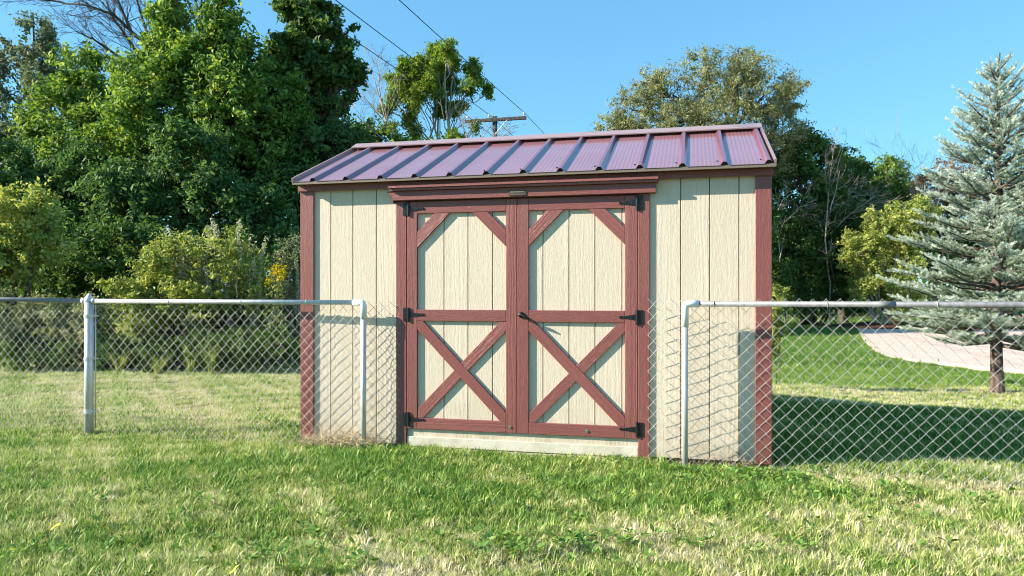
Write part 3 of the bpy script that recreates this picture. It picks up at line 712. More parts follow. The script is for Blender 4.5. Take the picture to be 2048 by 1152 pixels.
T('understory_shrub', 'dark shaded thicket shrub filling the gap beneath the largest left tree', 'shrub', None, base_at(190, 14.5),
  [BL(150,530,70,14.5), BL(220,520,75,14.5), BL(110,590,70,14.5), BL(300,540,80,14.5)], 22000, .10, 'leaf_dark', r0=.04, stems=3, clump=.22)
T('understory_shrub', 'dark grey-green shrub against the left wall corner of the shed', 'shrub', None, base_at(570, 13.2),
  [BL(575,590,55,13.2,1.2), BL(600,520,38,13.2), BL(540,640,60,13.2), BL(600,670,60,13.2), BL(480,670,60,13.2)], 20000, .07, 'leaf_grey', r0=.03, stems=4, clump=.18)
# -- bushes in the sun at the lawn edge
T('arching_bush', 'big rounded yellow-green bush behind the left fence, lit from the left', 'bush', None, base_at(380, 12.3),
  [BL(330,590,95,12.3,.85), BL(430,560,90,12.3,.95), BL(270,640,80,12.3), BL(370,660,100,12.3), BL(470,640,80,12.3), BL(400,520,50,12.3,.8), BL(500,600,45,12.3)], 46000, .065, 'leaf_bush', r0=.03, stems=5, clump=.15, twigs=7)
T('yellow_green_shrub', 'tall yellow-green shrub at the far left edge above the fence rail', 'shrub', None, base_at(20, 12.6),
  [BL(20,440,50,12.6,1.1), BL(70,420,38,12.6,1.2), BL(60,500,55,12.6), BL(0,530,60,12.6), BL(-60,470,70,12.6), BL(105,450,25,12.6), BL(-60,580,70,12.6)], 22000, .085, 'leaf_yellow', r0=.035, stems=4, clump=.18, shell=.25)
T('weedy_shrub', 'pale weedy growth behind the fence just left of the capped post', 'shrub', None, base_at(90, 11.9),
  [BL(110,650,60,11.9,.9), BL(40,660,60,11.9), BL(170,665,48,11.9), BL(-30,640,60,11.9), BL(190,620,25,11.9)], 22000, .055, 'leaf_weed', r0=.012, stems=6, clump=.14, shell=.2)
T('weedy_shrub', 'dark low weeds at the lawn edge between the capped post and the shed', 'shrub', None, base_at(300, 11.6),
  [BL(240,705,42,11.6,.8), BL(320,710,42,11.6,.7), BL(60,710,50,11.6,.7), BL(140,715,45,11.6,.6), BL(410,700,48,11.6,.6), BL(490,690,50,11.6,.6), BL(560,690,45,11.6,.6)], 24000, .05, 'leaf_dark', r0=.012, stems=7, clump=.13)
def spikes(parent, name, pts, mat, leaf, size, n, seed=0, barkm='bark_pale'):
    """upright shoots: pts list of (base xyz, tip xyz); leaves along each"""
    rr = random.Random(seed); lines = []; Cs = []; Ds = []
    for a, c in pts:
        ln, rs = wander(a, c, .008, .003, 6, .05, rr); lines.append((ln, rs))
        for _ in range(n):
            t = rr.uniform(.15, 1.02); k = min(int(t*6), 5); p = ln[k].lerp(ln[k+1], min(t*6-k, 1))
            d = Vector((rr.gauss(0,1), rr.gauss(0,1), rr.gauss(.6,.6))).normalized(); Cs.append(p+d*size*.6); Ds.append(d)
    C = np.array(Cs); D_ = np.array(Ds)
    V, Fc, tn = leaves_at(C, D_, size, .42, np.clip(rng.normal(.55, .2, len(C)), 0, 1))
    branch_mesh(lines, 4).build('shoots', M[barkm], parent, smooth=True)
    link(name, np_mesh(name, V, Fc, M[leaf], {'tone': ('FACE', tn)}), parent)
rr = random.Random(21)
sp = empty('silvery_shrub', (base_at(430, 12.2)[0], 12.2, 0), 0, 'upright silvery shoots rising out of the rounded bush behind the left fence', 'shrub')
o3 = np.array(sp.location)
pts = []
for px, py in [(335,440),(350,480),(385,455),(372,500),(430,430),(425,470),(448,480),(460,500),(485,440),(478,480),(500,500),(515,515),(525,475),(540,560),(395,500),(410,520),(360,520),(520,540),(470,520),(440,510),(555,545),(505,470),(416,450),(342,505)]:
    for _ in range(3):
        D = rr.uniform(11.9, 12.8); tip = P(px+rr.uniform(-8,8), py+rr.uniform(0,25), D); bs = P(px*.7+.3*430+rr.uniform(-15,15), py+rr.uniform(110,190), D+rr.uniform(-.2,.2))
        pts.append((Vector(bs-o3), Vector(tip-o3)))
spikes(sp, 'leaves', pts, None, 'leaf_silver', .05, 85, 3)
sp = empty('silvery_shrub', (base_at(590, 12.9)[0], 12.9, 0), 0, 'small dull silvery shoots close to the left corner of the shed', 'shrub'); o3 = np.array(sp.location)
pts = []
for px, py in [(578,530),(590,500),(565,560),(600,540),(605,480),(585,590),(555,600),(560,530)]:
    for _ in range(3):
        D = rr.uniform(12.5, 13.1); pts.append((Vector(P(px+rr.uniform(-10,10), py+150, D)-o3), Vector(P(px+rr.uniform(-8,8), py+rr.uniform(0,30), D)-o3)))
spikes(sp, 'leaves', pts, None, 'leaf_silver', .05, 60, 4)
# goldenrod
gd = empty('goldenrod', (base_at(552, 11.7)[0], 11.7, 0), 0, 'yellow flowering goldenrod between the bush and the shed corner', 'flowering plant'); o3 = np.array(gd.location)
pts = [(Vector(P(552+rr.uniform(-20,20), 700, 11.7)-o3), Vector(P(552+rr.uniform(-16,18), 545+rr.uniform(-10,18), 11.7+rr.uniform(-.1,.1))-o3)) for _ in range(9)]
spikes(gd, 'leaves', pts, None, 'leaf_bush', .06, 40, 6, 'bark')
C = np.array([np.array(t_) + rng.normal(0, .045, 3) for _, t_ in pts for _k in range(34)])
V, Fc, tn = leaves_at(C, rdir(len(C)), .035, .8, rng.random(len(C))); tag(link('flower_heads', np_mesh('flower_heads', V, Fc, M['flower_yellow'], {'tone': ('FACE', tn)}), gd), kind='stuff')
# ornamental looking grass tufts at the lawn edge
def tuft(name, label, base, h, n, mat, spread=.25, seed=0, cat='grass clump', lean=0):
    r_ = np.random.default_rng(seed); bz = float(g(*base)); t_ = empty(name, (base[0], base[1], bz), 0, label, cat)
    a = r_.uniform(0, 2*np.pi, n); st = np.stack([np.cos(a), np.sin(a), np.zeros(n)], 1); hh = h*r_.uniform(.55, 1.05, n)
    b0 = st*spread*.25*r_.random((n,1)); sp_ = spread*r_.uniform(.3, 1.3, n)
    V = []; Fc = []
    side = np.stack([-np.sin(a+r_.normal(0,.8,n)), np.cos(a), np.zeros(n)], 1)*.0035
    K = 4
    for k in range(K+1):
        t = k/K; p = b0+st*(sp_*t**1.8)[:,None]+np.stack([np.zeros(n)+lean*t, np.zeros(n), hh*(t-.25*t**3)], 1)
        ww = (1-t*.9); V += [p-side*ww, p+side*ww]
    V = np.stack(V, 1).reshape(-1, 3); i = np.arange(n)*(2*(K+1))
    Fc = np.concatenate([np.stack([i+2*k, i+2*k+1, i+2*k+3, i+2*k+2], 1) for k in range(K)])
    tn = np.tile(r_.random(n), K)
    link('blades', np_mesh('blades', V, Fc, M[mat], {'tone': ('FACE', tn)}), t_); return t_
def gxy(px, D): return base_at(px, D)
tuft('grass_clump', 'tall yellow-green grass clump lit by the sun behind the left fence', gxy(422, 11.3), .62, 160, 'leaf_yellow', .2, 1)
tuft('grass_clump', 'smaller yellow-green grass clump just left of the tallest one behind the left fence', gxy(382, 11.35), .5, 110, 'leaf_yellow', .2, 2)
tuft('grass_clump', 'low green grass clump beneath the rounded bush, right of the capped post', gxy(318, 11.2), .45, 110, 'leaf_bush', .22, 3)
tuft('grass_clump', 'pale yellowish grass clump near the capped post behind the fence', gxy(240, 11.4), .5, 90, 'leaf_yellow', .25, 4)

# -- behind the shed
T('locust_tree', 'airy light green tree rising behind the shed roof beside the utility pole', 'tree', None, base_at(875, 24),
  [BL(895,100,15,23.4,1.15), BL(863,104,12,24.5,1.15), BL(886,120,22,24.3,1.15), BL(877,146,24,24.1,1.15), BL(908,126,14,23.9,1.15), BL(807,134,14,23.7,1.15), BL(834,128,13,23.5,1.15), BL(847,142,18,24.6,1.15), BL(818,153,20,24.4,1.15), BL(786,159,13,24.2,1.15), BL(804,179,23,24.0,1.15), BL(836,170,24,23.8,1.15), BL(827,203,18,23.6,1.15), BL(863,175,21,23.4,1.15), BL(895,164,19,24.5,1.15), BL(886,214,20,24.3,1.15), BL(905,224,13,24.1,1.15), BL(942,139,15,23.9,1.15), BL(953,153,15,23.7,1.15), BL(938,178,15,23.5,1.15), BL(974,183,12,24.6,1.15), BL(922,213,11,24.4,1.15), BL(818,238,14,24.2,1.15), BL(773,220,12,24.0,1.15), BL(786,202,13,23.8,1.15), BL(951,257,8,23.6,1.15), BL(908,282,20,23.4,1.15), BL(831,264,14,24.5,1.15), BL(782,253,11,24.3,1.15)],
  38000, .13, 'leaf_locust', 'bark_pale', r0=.06, stems=5, clump=.19, shell=.15, aspect=.3, droop=.7, twigs=2, per=20, lobes=3)
T('broadleaf_tree', 'small green tree showing just above the roof left of the airy tree', 'tree', G1, base_at(745, 23),
  [BL(740,275,32,23), BL(775,290,30,23), BL(712,300,32,23), BL(745,330,50,23), BL(800,320,40,23), BL(850,330,50,23), BL(900,330,40,23)], 16000, .12, 'leaf_oak', r0=.09, clump=.25)
def bare_tree(name, label, base, h, spread, seed, mat='bark', r0=.06, depth=4, tilt=(0,0), group=None, cat='bare tree', first=.4, kids=3):
    rr = random.Random(seed); bz = float(g(*base)); t_ = empty(name, (base[0], base[1], bz), 0, label, cat, group); lines = []
    def grow(p, d, L, r, lev):
        k = 4; pts = [p]; q_ = p.copy(); dd = d.copy()
        for i in range(k):
            dd = (dd + Vector((rr.gauss(0,1), rr.gauss(0,1), rr.gauss(.25,.7)))*.12).normalized(); q_ = q_ + dd*L/k; pts.append(q_.copy())
        rs = [r*(1-.55*i/k) for i in range(k+1)]; lines.append((pts, rs))
        if lev <= 0: return
        for c in range(kids + (lev < 2)):
            i = rr.choice((1, 2, 3, 4, 4)); nd = (dd + Vector((rr.gauss(0,1), rr.gauss(0,1)*.8, rr.gauss(.2,.6)))*spread).normalized()
            grow(pts[i], nd, L*rr.uniform(.55, .8), max(rs[i]*.6, .0035), lev-1)
    grow(Vector((0,0,-.1)), Vector((tilt[0], tilt[1], 1)).normalized(), h*first, r0, depth)
    branch_mesh(lines, 4).build('branches', M[mat], t_, smooth=True); return t_
def limb_tree(name, label, base, D, limbs, mat, r0, seed, dens=1.0, cat='bare tree', group=None, tl=1.0):
    """limbs: outlines seen at distance D as lists of photo points; side twigs grow from them"""
    rr = random.Random(seed); bz = float(g(*base)); o3 = Vector((base[0], base[1], bz)); t_ = empty(name, tuple(o3), 0, label, cat, group); lines = []
    def grow(p, d, L, r, lev):
        pts = [p]; q_ = p.copy(); dd = d.copy()
        for i in range(4):
            dd = (dd + Vector((rr.gauss(0,1), rr.gauss(0,1), rr.gauss(.15,.8)))*.13).normalized(); q_ = q_ + dd*L/4; pts.append(q_.copy())
        lines.append((pts, [r*(1-.6*i/4) for i in range(5)]))
        if lev > 0:
            for c in range(rr.choice((2, 3, 4))):
                i = rr.choice((1, 2, 3, 4)); nd = (dd + Vector((rr.gauss(0,1), rr.gauss(0,1), rr.gauss(.1,.7)))*.55).normalized(); grow(pts[i], nd, L*rr.uniform(.45,.75), max(r*.55, .004), lev-1)
    for li, limb in enumerate(limbs):
        dd0 = D + rr.uniform(-.5, .5); pts = [Vector(P(px, py, dd0+.25*k*rr.uniform(-1,1)))-o3 for k, (px, py) in enumerate(limb)]
        if li == 0: pts = [Vector((0,0,-.1)), Vector((0,0,max(.5, pts[0].z*.5)))] + pts
        fine = []
        for a, c in zip(pts[:-1], pts[1:]):
            for k in range(3): fine.append(a.lerp(c, k/3)+Vector((rr.uniform(-1,1), rr.uniform(-1,1), rr.uniform(-1,1)))*.012*(c-a).length)
        fine.append(pts[-1]); n = len(fine); ra = r0*(1 if li == 0 else .6); lines.append((fine, [ra*(1-.85*k/n)+.003 for k in range(n)]))
        st = 5 if li == 0 else 1
        for k in range(st, n):
            for _ in range(int(rr.random()*2.6*dens+.5)):
                d = (fine[k]-fine[k-1]).normalized(); nd = (d + Vector((rr.gauss(0,1), rr.gauss(0,1), rr.gauss(.1,.8)))*.6).normalized()
                grow(fine[k], nd, tl*rr.uniform(.5, 1.3)*(1.2-.5*k/n), max(ra*.3*(1-.7*k/n), .005), 2)
    branch_mesh(lines, 4).build('branches', M[mat], t_, smooth=True); return t_
limb_tree('bare_sapling', 'cluster of thin leafless stems between the ragged dark tree and the airy tree', base_at(770, 22.6), 22.6,
  [[(790,300),(773,247),(759,195),(750,162),(735,128)], [(770,245),(750,222),(728,193),(712,182)], [(775,285),(734,252),(712,229),(703,204)], [(765,215),(757,170),(760,140),(757,122)], [(780,265),(770,220),(776,180),(790,150)]], 'bark_pale', .028, 5, .9, tl=.7)
limb_tree('bare_sapling', 'thin leafless shrub tips under the left half of the crossarm', base_at(960, 23), 23,
  [[(945,320),(944,283),(944,263),(955,240)], [(955,300),(965,275),(985,247)], [(950,300),(975,280),(1000,262)], [(940,300),(930,262),(925,250)], [(955,300),(985,285),(1008,272)]], 'bark_pale', .02, 6, .9, tl=.5)
limb_tree('bare_tree', 'large leafless tree with dark arching branches above the left treetops', base_at(330, 26), 26,
  [[(420,330),(330,150),(297,94),(262,62),(228,30),(178,12),(111,3),(40,-8)], [(330,150),(278,111),(250,70),(225,35),(200,-30)], [(305,100),(288,50),(272,-5),(262,-50)],
   [(320,140),(235,112),(190,80),(150,62)], [(262,62),(240,10),(215,-40)], [(297,94),(330,50),(345,0),(350,-40)], [(330,150),(270,140),(225,118),(195,112)]], 'bark', .10, 7, 1.7, tl=1.3)
limb_tree('bare_tree', 'leafless treetop showing between the twin tops of the largest green tree', base_at(405, 26), 26,
  [[(405,200),(403,60),(396,20),(384,-20)], [(403,60),(415,15),(425,-30)], [(403,75),(380,15),(366,-20)], [(404,50),(440,20),(455,-20)], [(404,45),(403,0),(405,-40)]], 'bark', .08, 8, 1.5, tl=1.0)
# willow-like tree right of the pole
T('willow_tree', 'big grey-green fine leaved tree behind the right end of the shed roof', 'tree', None, base_at(1420, 27),
  [BL(1420,175,62,27,1), BL(1490,140,34,27,1.2), BL(1530,190,62,27), BL(1345,190,50,27), BL(1300,170,26,27,1.2), BL(1265,220,45,27), BL(1225,260,38,27), BL(1450,250,90,27), BL(1350,270,80,27), BL(1555,250,50,27),
   BL(1570,200,30,27), BL(1270,290,55,27), BL(1540,310,45,27), BL(1205,275,18,27), BL(1400,340,110,27), BL(1560,300,30,27)], 82000, .14, 'leaf_willow', r0=.3, clump=.33, aspect=.24, droop=.4, upbias=.1)
# right woodland
G3 = 'dark trees behind the right lawn'
T('broadleaf_tree', 'low green tree, unseen behind the right half of the shed, added to shade the right thicket', 'tree', G3, base_at(1440, 22.5),
  [BL(1470,400,60,22.5), BL(1400,420,60,22.5), BL(1450,500,80,22.5), BL(1500,470,50,22.5)], 16000, .15, 'leaf_dark', r0=.15, clump=.33)  # unseen tree added so its shade falls on the right woodland
T('broadleaf_tree', 'low green tree, unseen behind the middle of the shed, added for its shade', 'tree', G3, base_at(1180, 23),
  [BL(1240,430,70,23), BL(1120,430,80,23), BL(1180,500,80,23), BL(980,440,80,23), BL(1040,520,70,23)], 20000, .16, 'leaf_dark', r0=.15, clump=.35)  # also unseen, added along with the shading tree beside it
T('broadleaf_tree', 'shade-darkened green tree directly behind the right corner of the shed', 'tree', G3, base_at(1610, 28),
  [BL(1610,310,48,28,.9), BL(1570,340,40,28), BL(1650,330,42,28), BL(1600,390,80,28), BL(1590,460,80,28), BL(1660,430,60,28)], 40000, .14, 'leaf_dark', r0=.2, clump=.33)  # dark leaf colour stands in for the shade on this crown
T('broadleaf_tree', 'dark tree in the middle of the right thicket with a flat top', 'tree', G3, base_at(1690, 29.5),
  [BL(1690,340,36,29.5), BL(1720,370,40,29.5), BL(1670,400,60,29.5), BL(1730,440,60,29.5), BL(1660,500,80,29.5)], 34000, .14, 'leaf_dark', r0=.2, clump=.33)
T('broadleaf_tree', 'round topped green tree right of the flat topped one, left of the spruce', 'tree', G3, base_at(1775, 31),
  [BL(1775,360,38,31), BL(1805,390,36,31), BL(1750,400,45,31), BL(1800,440,60,31), BL(1760,490,70,31)], 30000, .14, 'leaf_oak', r0=.2, clump=.33)
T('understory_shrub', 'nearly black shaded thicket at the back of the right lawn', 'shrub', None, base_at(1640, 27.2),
  [BL(1580,520,60,27.3), BL(1650,545,62,27.3), BL(1715,540,50,27.3), BL(1560,590,50,27.3), BL(1620,605,42,27.3,.8), BL(1690,600,45,27.3,.8), BL(1745,590,45,27.3), BL(1630,480,50,27.5), BL(1565,460,40,27.5)], 40000, .12, 'leaf_dark', r0=.05, stems=6, clump=.3, )  # the thicket's shade is put into its dark leaf colour
G4 = 'pale bare branches in the right thicket'
limb_tree('bare_shrub', 'pale forked bare limbs reaching right in the middle of the dark right thicket', base_at(1672, 27.8), 26.9,
  [[(1660,520),(1664,460),(1673,427),(1687,403),(1700,379),(1718,351)], [(1664,465),(1687,440),(1714,417),(1735,403),(1749,393)], [(1687,403),(1712,392),(1738,390)], [(1700,428),(1730,420),(1745,408)]], 'bark_pale', .032, 11, 1.0, 'bare shrub', G4, .7)
limb_tree('bare_shrub', 'pale bare twigs spreading beside the right corner board of the shed', base_at(1570, 27.8), 26.8,
  [[(1560,520),(1572,448),(1600,414),(1631,407)], [(1560,500),(1548,440),(1565,400),(1596,379)], [(1572,448),(1600,440),(1625,432)], [(1562,480),(1600,450),(1640,445)], [(1550,450),(1556,400),(1570,372)]], 'bark_pale', .035, 12, 1.3, 'bare shrub', G4, .6)
limb_tree('bare_shrub', 'thin bare upright stems sticking up above the dark right thicket', base_at(1660, 26.6), 26.6,
  [[(1650,480),(1655,414),(1659,362),(1666,310),(1673,275)], [(1655,414),(1668,360),(1685,300),(1692,280)], [(1656,390),(1650,340),(1652,300)], [(1660,420),(1672,380),(1680,340)]], 'bark_pale', .03, 13, .8, 'bare shrub', G4, .5)
T('yellow_green_shrub', 'yellow-green shrub left of the spruce, lit by the sun behind the right fence', 'shrub', None, base_at(1765, 25.6),
  [BL(1770,470,40,25.6,1.2), BL(1722,505,34,25.6), BL(1810,440,34,25.6,1.1), BL(1738,550,42,25.6), BL(1795,525,45,25.6), BL(1698,485,20,25.6), BL(1850,425,30,25.6), BL(1785,590,40,25.6), BL(1830,480,34,25.6), BL(1722,590,26,25.6), BL(1752,440,18,25.6,1.4), BL(1830,420,22,25.6,1.4), BL(1815,600,30,25.6), BL(1690,520,16,25.6)],
  34000, .095, 'leaf_yellow', 'bark_pale', r0=.045, stems=9, clump=.16, shell=.15, per=16, twigs=4, lobes=5)
T('dry_shrub', 'tan withered treetop left of the spruce above the yellow-green shrub', 'shrub', None, base_at(1860, 29),
  [BL(1850,380,29,29), BL(1900,360,40,29,1.2), BL(1930,400,50,29), BL(1880,430,40,29)], 9000, .10, 'leaf_tan', 'bark_pale', r0=.05, stems=4, clump=.25, shell=.2, per=16, twigs=9)
bare_tree('bare_tree', 'mauve-grey leafless treetop behind the left side of the spruce', base_at(1910, 26), 6.8, .5, 91, 'bark_pale', .07, 5, (-.03, 0), None, first=.45)
T('broadleaf_tree', 'green tree hidden mostly behind the spruce at the right edge', 'tree', G3, base_at(1960, 28),
  [BL(1960,460,70,28), BL(2040,440,70,28), BL(2120,420,80,28), BL(1900,500,60,28), BL(2000,540,80,28)], 22000, .15, 'leaf_dark', r0=.2, clump=.35)
T('weedy_shrub', 'small leafy weed growing at the right rear corner of the shed', 'shrub', None, base_at(1552, 9.3),
  [BL(1555,595,14,9.3,1.2), BL(1548,635,16,9.3,1.3), BL(1560,660,14,9.3), BL(1545,690,18,9.3)], 3600, .045, 'leaf_bush', r0=.004, top_r=.002, stems=4, clump=.07, shell=.2)
tuft('grass_clump', 'spiky yellow-green clump at the corner of the patio left of the spruce', gxy(1752, 25.7), .9, 120, 'leaf_yellow', .6, 8)
tuft('grass_clump', 'tan dried seed-head clump in front of the yellow-green shrub on the right', gxy(1790, 25.3), 1.0, 130, 'leaf_tan', .5, 9)
# distant wood closing the view behind everything, one mass
blob = []
for i in range(34):
    a = R(-62+i*3.75); D = 46+5*math.sin(i*1.7); blob.append((D*math.sin(a), D*math.cos(a), 1.4+.5*math.sin(i*2.3), 3.2, 3.0, 3.3+.8*math.sin(i*1.1)))
V, Fc, tn = crown_leaves(blob, 60000, .34, .6, .8)
tag(link('far_wood', np_mesh('far_wood', V, Fc, M['leaf_deep'], {'tone': ('FACE', tn)})), kind='stuff')
# trees standing left of the frame; their shade falls on the lower left woodland
for i, (x, y, h_) in enumerate([(-24, 15.5, 9.2), (-22, 19.5, 9.0), (-28, 13.8, 8), (-19.5, 16.6, 6.2)]):
    bl = [(x, y, h_*.62, 2.2, 2.2, 2.2), (x+1, y+1, h_*.45, 2.3, 2.3, 2.0), (x-1, y-.8, h_*.45, 2.3, 2, 2.0), (x+.3, y-.3, h_*.82, 1.5, 1.5, 1.6), (x+.4, y, h_*.25, 2.4, 2.2, 1.8)]
    tree('broadleaf_tree', ['tall green tree outside the left edge of the photo', 'rear green tree outside the left edge of the photo', 'foremost green tree outside the left edge of the photo', 'lowest green tree outside the left edge of the photo'][i],
         'tree', G1, (x, y), bl, 14000, .22, 'leaf_oak', r0=.22, clump=.4)

# -- blue spruce in the lawn
D = 9.5; bx = (1995-CX)/F*D; bz = float(g(bx, D)); spz = 4.36
spr = empty('blue_spruce', (bx, D, bz), 0, 'young blue spruce with silvery needles and bare lower trunk on the right lawn', 'tree')
rr = random.Random(4)
trunk_pts = [(0,0,-.1),(.0,0,.05),(-.01,0,.3),(-.02,0,.8),(0,.0,1.6),(.01,0,2.6),(.0,0,3.5),(.02,0,4.05),(.03,0,spz)]
MB().tube(trunk_pts, [.11,.082,.072,.066,.065,.045,.025,.012,.005], 10).build('trunk', M['bark_spruce'], spr, smooth=True)
segs = []; woods = []
def prof(z):                                          # crown radius with height
    return np.interp(z, [.45,.7,1.1,1.6,2.2,2.8,3.3,3.8,4.1], [.92,1.17,1.27,1.16,.98,.80,.60,.36,.21])
def add_twigs(p, d, L, lev):
    """a flat spray: shoot p->p+dL with finger-like side shoots"""
    segs.append((p + d*L*.12, p + d*L, 1.0))
    if lev <= 0: return
    nside = max(1, int(L/.082)); up = Vector((0,0,1)); sd2 = d.cross(up).normalized()
    for i in range(nside):
        t = .18+.80*(i+.5)/nside
        for s in (-1, 1):
            if rr.random() < .10: continue
            dd = (d*rr.uniform(.8,1.1) + sd2*s*rr.uniform(.55,.85) + up*rr.uniform(-.02,.42)).normalized()
            add_twigs(p + d*L*t, dd, rr.uniform(.095, .18)*(1.15-.35*t), 0)
z = .66; a0 = 0
while z < 4.12:
    Rr = float(prof(z)); nb = int(8 if z < 2.8 else 8 if z < 3.5 else 6)
    for k in range(nb):
        a = a0 + 2*math.pi*k/nb + rr.uniform(-.25,.25); L = Rr*rr.uniform(.74, 1.12)
        el = np.interp(z, [.4, 1.2, 2.4, 3.4, 4.1], [-.12, .05, .26, .50, .80]) + rr.uniform(-.14,.14)
        d = Vector((math.cos(a)*math.cos(el), math.sin(a)*math.cos(el), math.sin(el)))
        st = Vector((0,0,z+rr.uniform(-.06,.06))); mid_ = st + d*L*.55 + Vector((0,0,-.03*L)); d2 = (d+Vector((0,0,.24))).normalized(); tip = mid_ + d2*L*.45
        woods.append(([st, mid_, tip], [.010+.012*L, .007+.004*L, .003]))
        if L < .35: add_twigs(st, d, L, 1); continue
        nsp = max(2, int(L/.17))
        for i in range(nsp):
            t = .24+.74*i/nsp; p = st.lerp(mid_, t/.55) if t < .55 else mid_.lerp(tip, (t-.55)/.45)
            for s in (-1, 1):
                dd = (d2*.85 + d2.cross(Vector((0,0,1))).normalized()*s*rr.uniform(.55,.9) + Vector((0,0,rr.uniform(-.10,.26)))).normalized()
                add_twigs(p, dd, L*(1.12-t)*rr.uniform(.30,.44), 1)
        add_twigs(mid_.lerp(tip, .35), d2, L*.36, 1)
    z += .175 if z < 3 else .165; a0 += .7
for k in range(6):
    a = k*1.05; segs.append((Vector((.02,0,3.95)), Vector((.02,0,3.95))+Vector((math.cos(a)*.6, math.sin(a)*.6, .75)).normalized()*.30, 1.0))
segs.append((Vector((.02,0,4.0)), Vector((.03,0,spz)), .8))
branch_mesh(woods, 5).build('branches', M['bark_spruce'], spr, smooth=True)
A = np.array([s[0] for s in segs]); Bq = np.array([s[1] for s in segs]); sc_ = np.array([s[2] for s in segs])
ln = np.linalg.norm(Bq-A, axis=1); cnt = np.maximum(14, (ln*720).astype(int)); k = np.repeat(np.arange(len(segs)), cnt)
t = rng.random(len(k)); d = unit(Bq-A)[k]; c = A[k]+(Bq-A)[k]*t[:,None]
rad = unit(np.cross(d, rdir(len(k)))); rad[:,2] += .3; nd = unit(rad*.9+d*.75); Ln = .024*rng.uniform(.75,1.15,len(k))*sc_[k]
sd3 = unit(np.cross(nd, rdir(len(k))))*.0016
V = np.stack([c-sd3, c+sd3, c+nd*Ln[:,None]+sd3*.6, c+nd*Ln[:,None]-sd3*.6], 1).reshape(-1, 3); i = np.arange(len(k))*4
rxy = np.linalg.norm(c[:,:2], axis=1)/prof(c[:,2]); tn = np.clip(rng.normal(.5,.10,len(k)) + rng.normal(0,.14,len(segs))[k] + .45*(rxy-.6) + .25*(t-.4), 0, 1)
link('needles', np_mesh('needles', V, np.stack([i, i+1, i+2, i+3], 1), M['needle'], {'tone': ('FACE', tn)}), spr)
print('spruce twigs', len(segs), 'needles', len(k))

# ------------------------------------------------------------------ utility pole and wires
PX, PY = -.66, 28.6; pole = empty('utility_pole', (PX, PY, 0), 0, 'wooden utility pole with a single crossarm above the shed roof', 'utility pole')
ptop = EYE+(HY-233)/F*PY
MB().tube([(0,0,-.5), (0,0,ptop)], [.13, .092], 12).build('pole_shaft', M['pole'], pole, smooth=True)
ad = Vector((.965, -.26, .0)); za = ptop-.16; ax = math.atan2(ad.y, ad.x)
o = MB().box(-1.22, 1.22, -.055, .055, -.06, .06).build('crossarm', M['pole'], pole, bevel=.005); o.location = (.02, -.15, za); o.rotation_euler = (0, 0, ax)
for s in (-1, 1):
    MB().tube([Vector((0,-.12,za-.55)), Vector((0,-.19,za-.04))+ad*.5*s], .014, 6).build('arm_brace', M['galv'], pole)
att = []
for t_, h_ in ((-1.12, .06), (-.25, .06), (1.14, .06)):
    p = Vector((.02,-.15,za))+ad*t_; att.append(p+Vector((0,0,.21)))
    MB().lathe([(.012,0),(.012,.06),(.045,.07),(.05,.10),(.03,.115),(.045,.13),(.03,.17),(.0,.18)], 10, (p.x, p.y, p.z+h_)).build('insulator', M['white_elbow'], pole, smooth=True)
b = NB('green_wire'); b.bsdf((.035,.055,.04), .5); M['cable'] = b.m
wd = Vector((-.256, -.966, 0)).normalized(); org = Vector((PX, PY, 0))
for i, p in enumerate(att):
    pts = []
    for k in range(-14, 41):
        s = k*1.0; sag = -.012*s*(1-s/46.0) if s > 0 else .012*s*(1+s/46.0)
        pts.append(org + p + wd*s*1.0 + Vector((0,0,sag*2.0)))
    mb = MB().tube([q_-pts[0] for q_ in pts], .011, 6); o = mb.build('power_line', M['cable'], smooth=True); o.location = pts[0]
    tag(o, ['leftmost overhead wire, passing in front of the dark tree to the crossarm', 'middle overhead wire running to the insulator beside the pole top', 'rightmost overhead wire running to the right tip of the crossarm'][i], 'wire', 'overhead wires on the utility pole')

# ------------------------------------------------------------------ grass
b = NB('grass_blade'); tn = b.n('ShaderNodeAttribute', attribute_name='tone'); dr_ = b.n('ShaderNodeAttribute', attribute_name='dry', attribute_type='INSTANCER')
midn = b.noise(b.pos(), 5, 3, .6)
dd_ = b.math('ADD', dr_.outputs['Fac'], b.math('MULTIPLY', b.math('SUBTRACT', midn, .5), .5), clamp=True)
sel = b.math('ADD', b.math('MULTIPLY', dd_, 1.1), b.math('MULTIPLY', b.math('SUBTRACT', tn.outputs['Fac'], .5), 1.0), clamp=True)
col = b.ramp(sel, [(0.0, (.09,.22,.03)), (.2, (.24,.40,.065)), (.42, (.43,.53,.12)), (.65, (.60,.59,.23)), (.88, (.74,.66,.38)), (1.0, (.85,.78,.58))])
p = b.bsdf(col, .5, 0, .35); tr = b.n('ShaderNodeBsdfTranslucent'); b.l(col, tr.inputs[0])
mx = b.n('ShaderNodeMixShader'); mx.inputs[0].default_value = .35; b.l(p.outputs[0], mx.inputs[1]); b.l(tr.outputs[0], mx.inputs[2]); b.l(mx.outputs[0], b.out.inputs[0]); M['grass'] = b.m
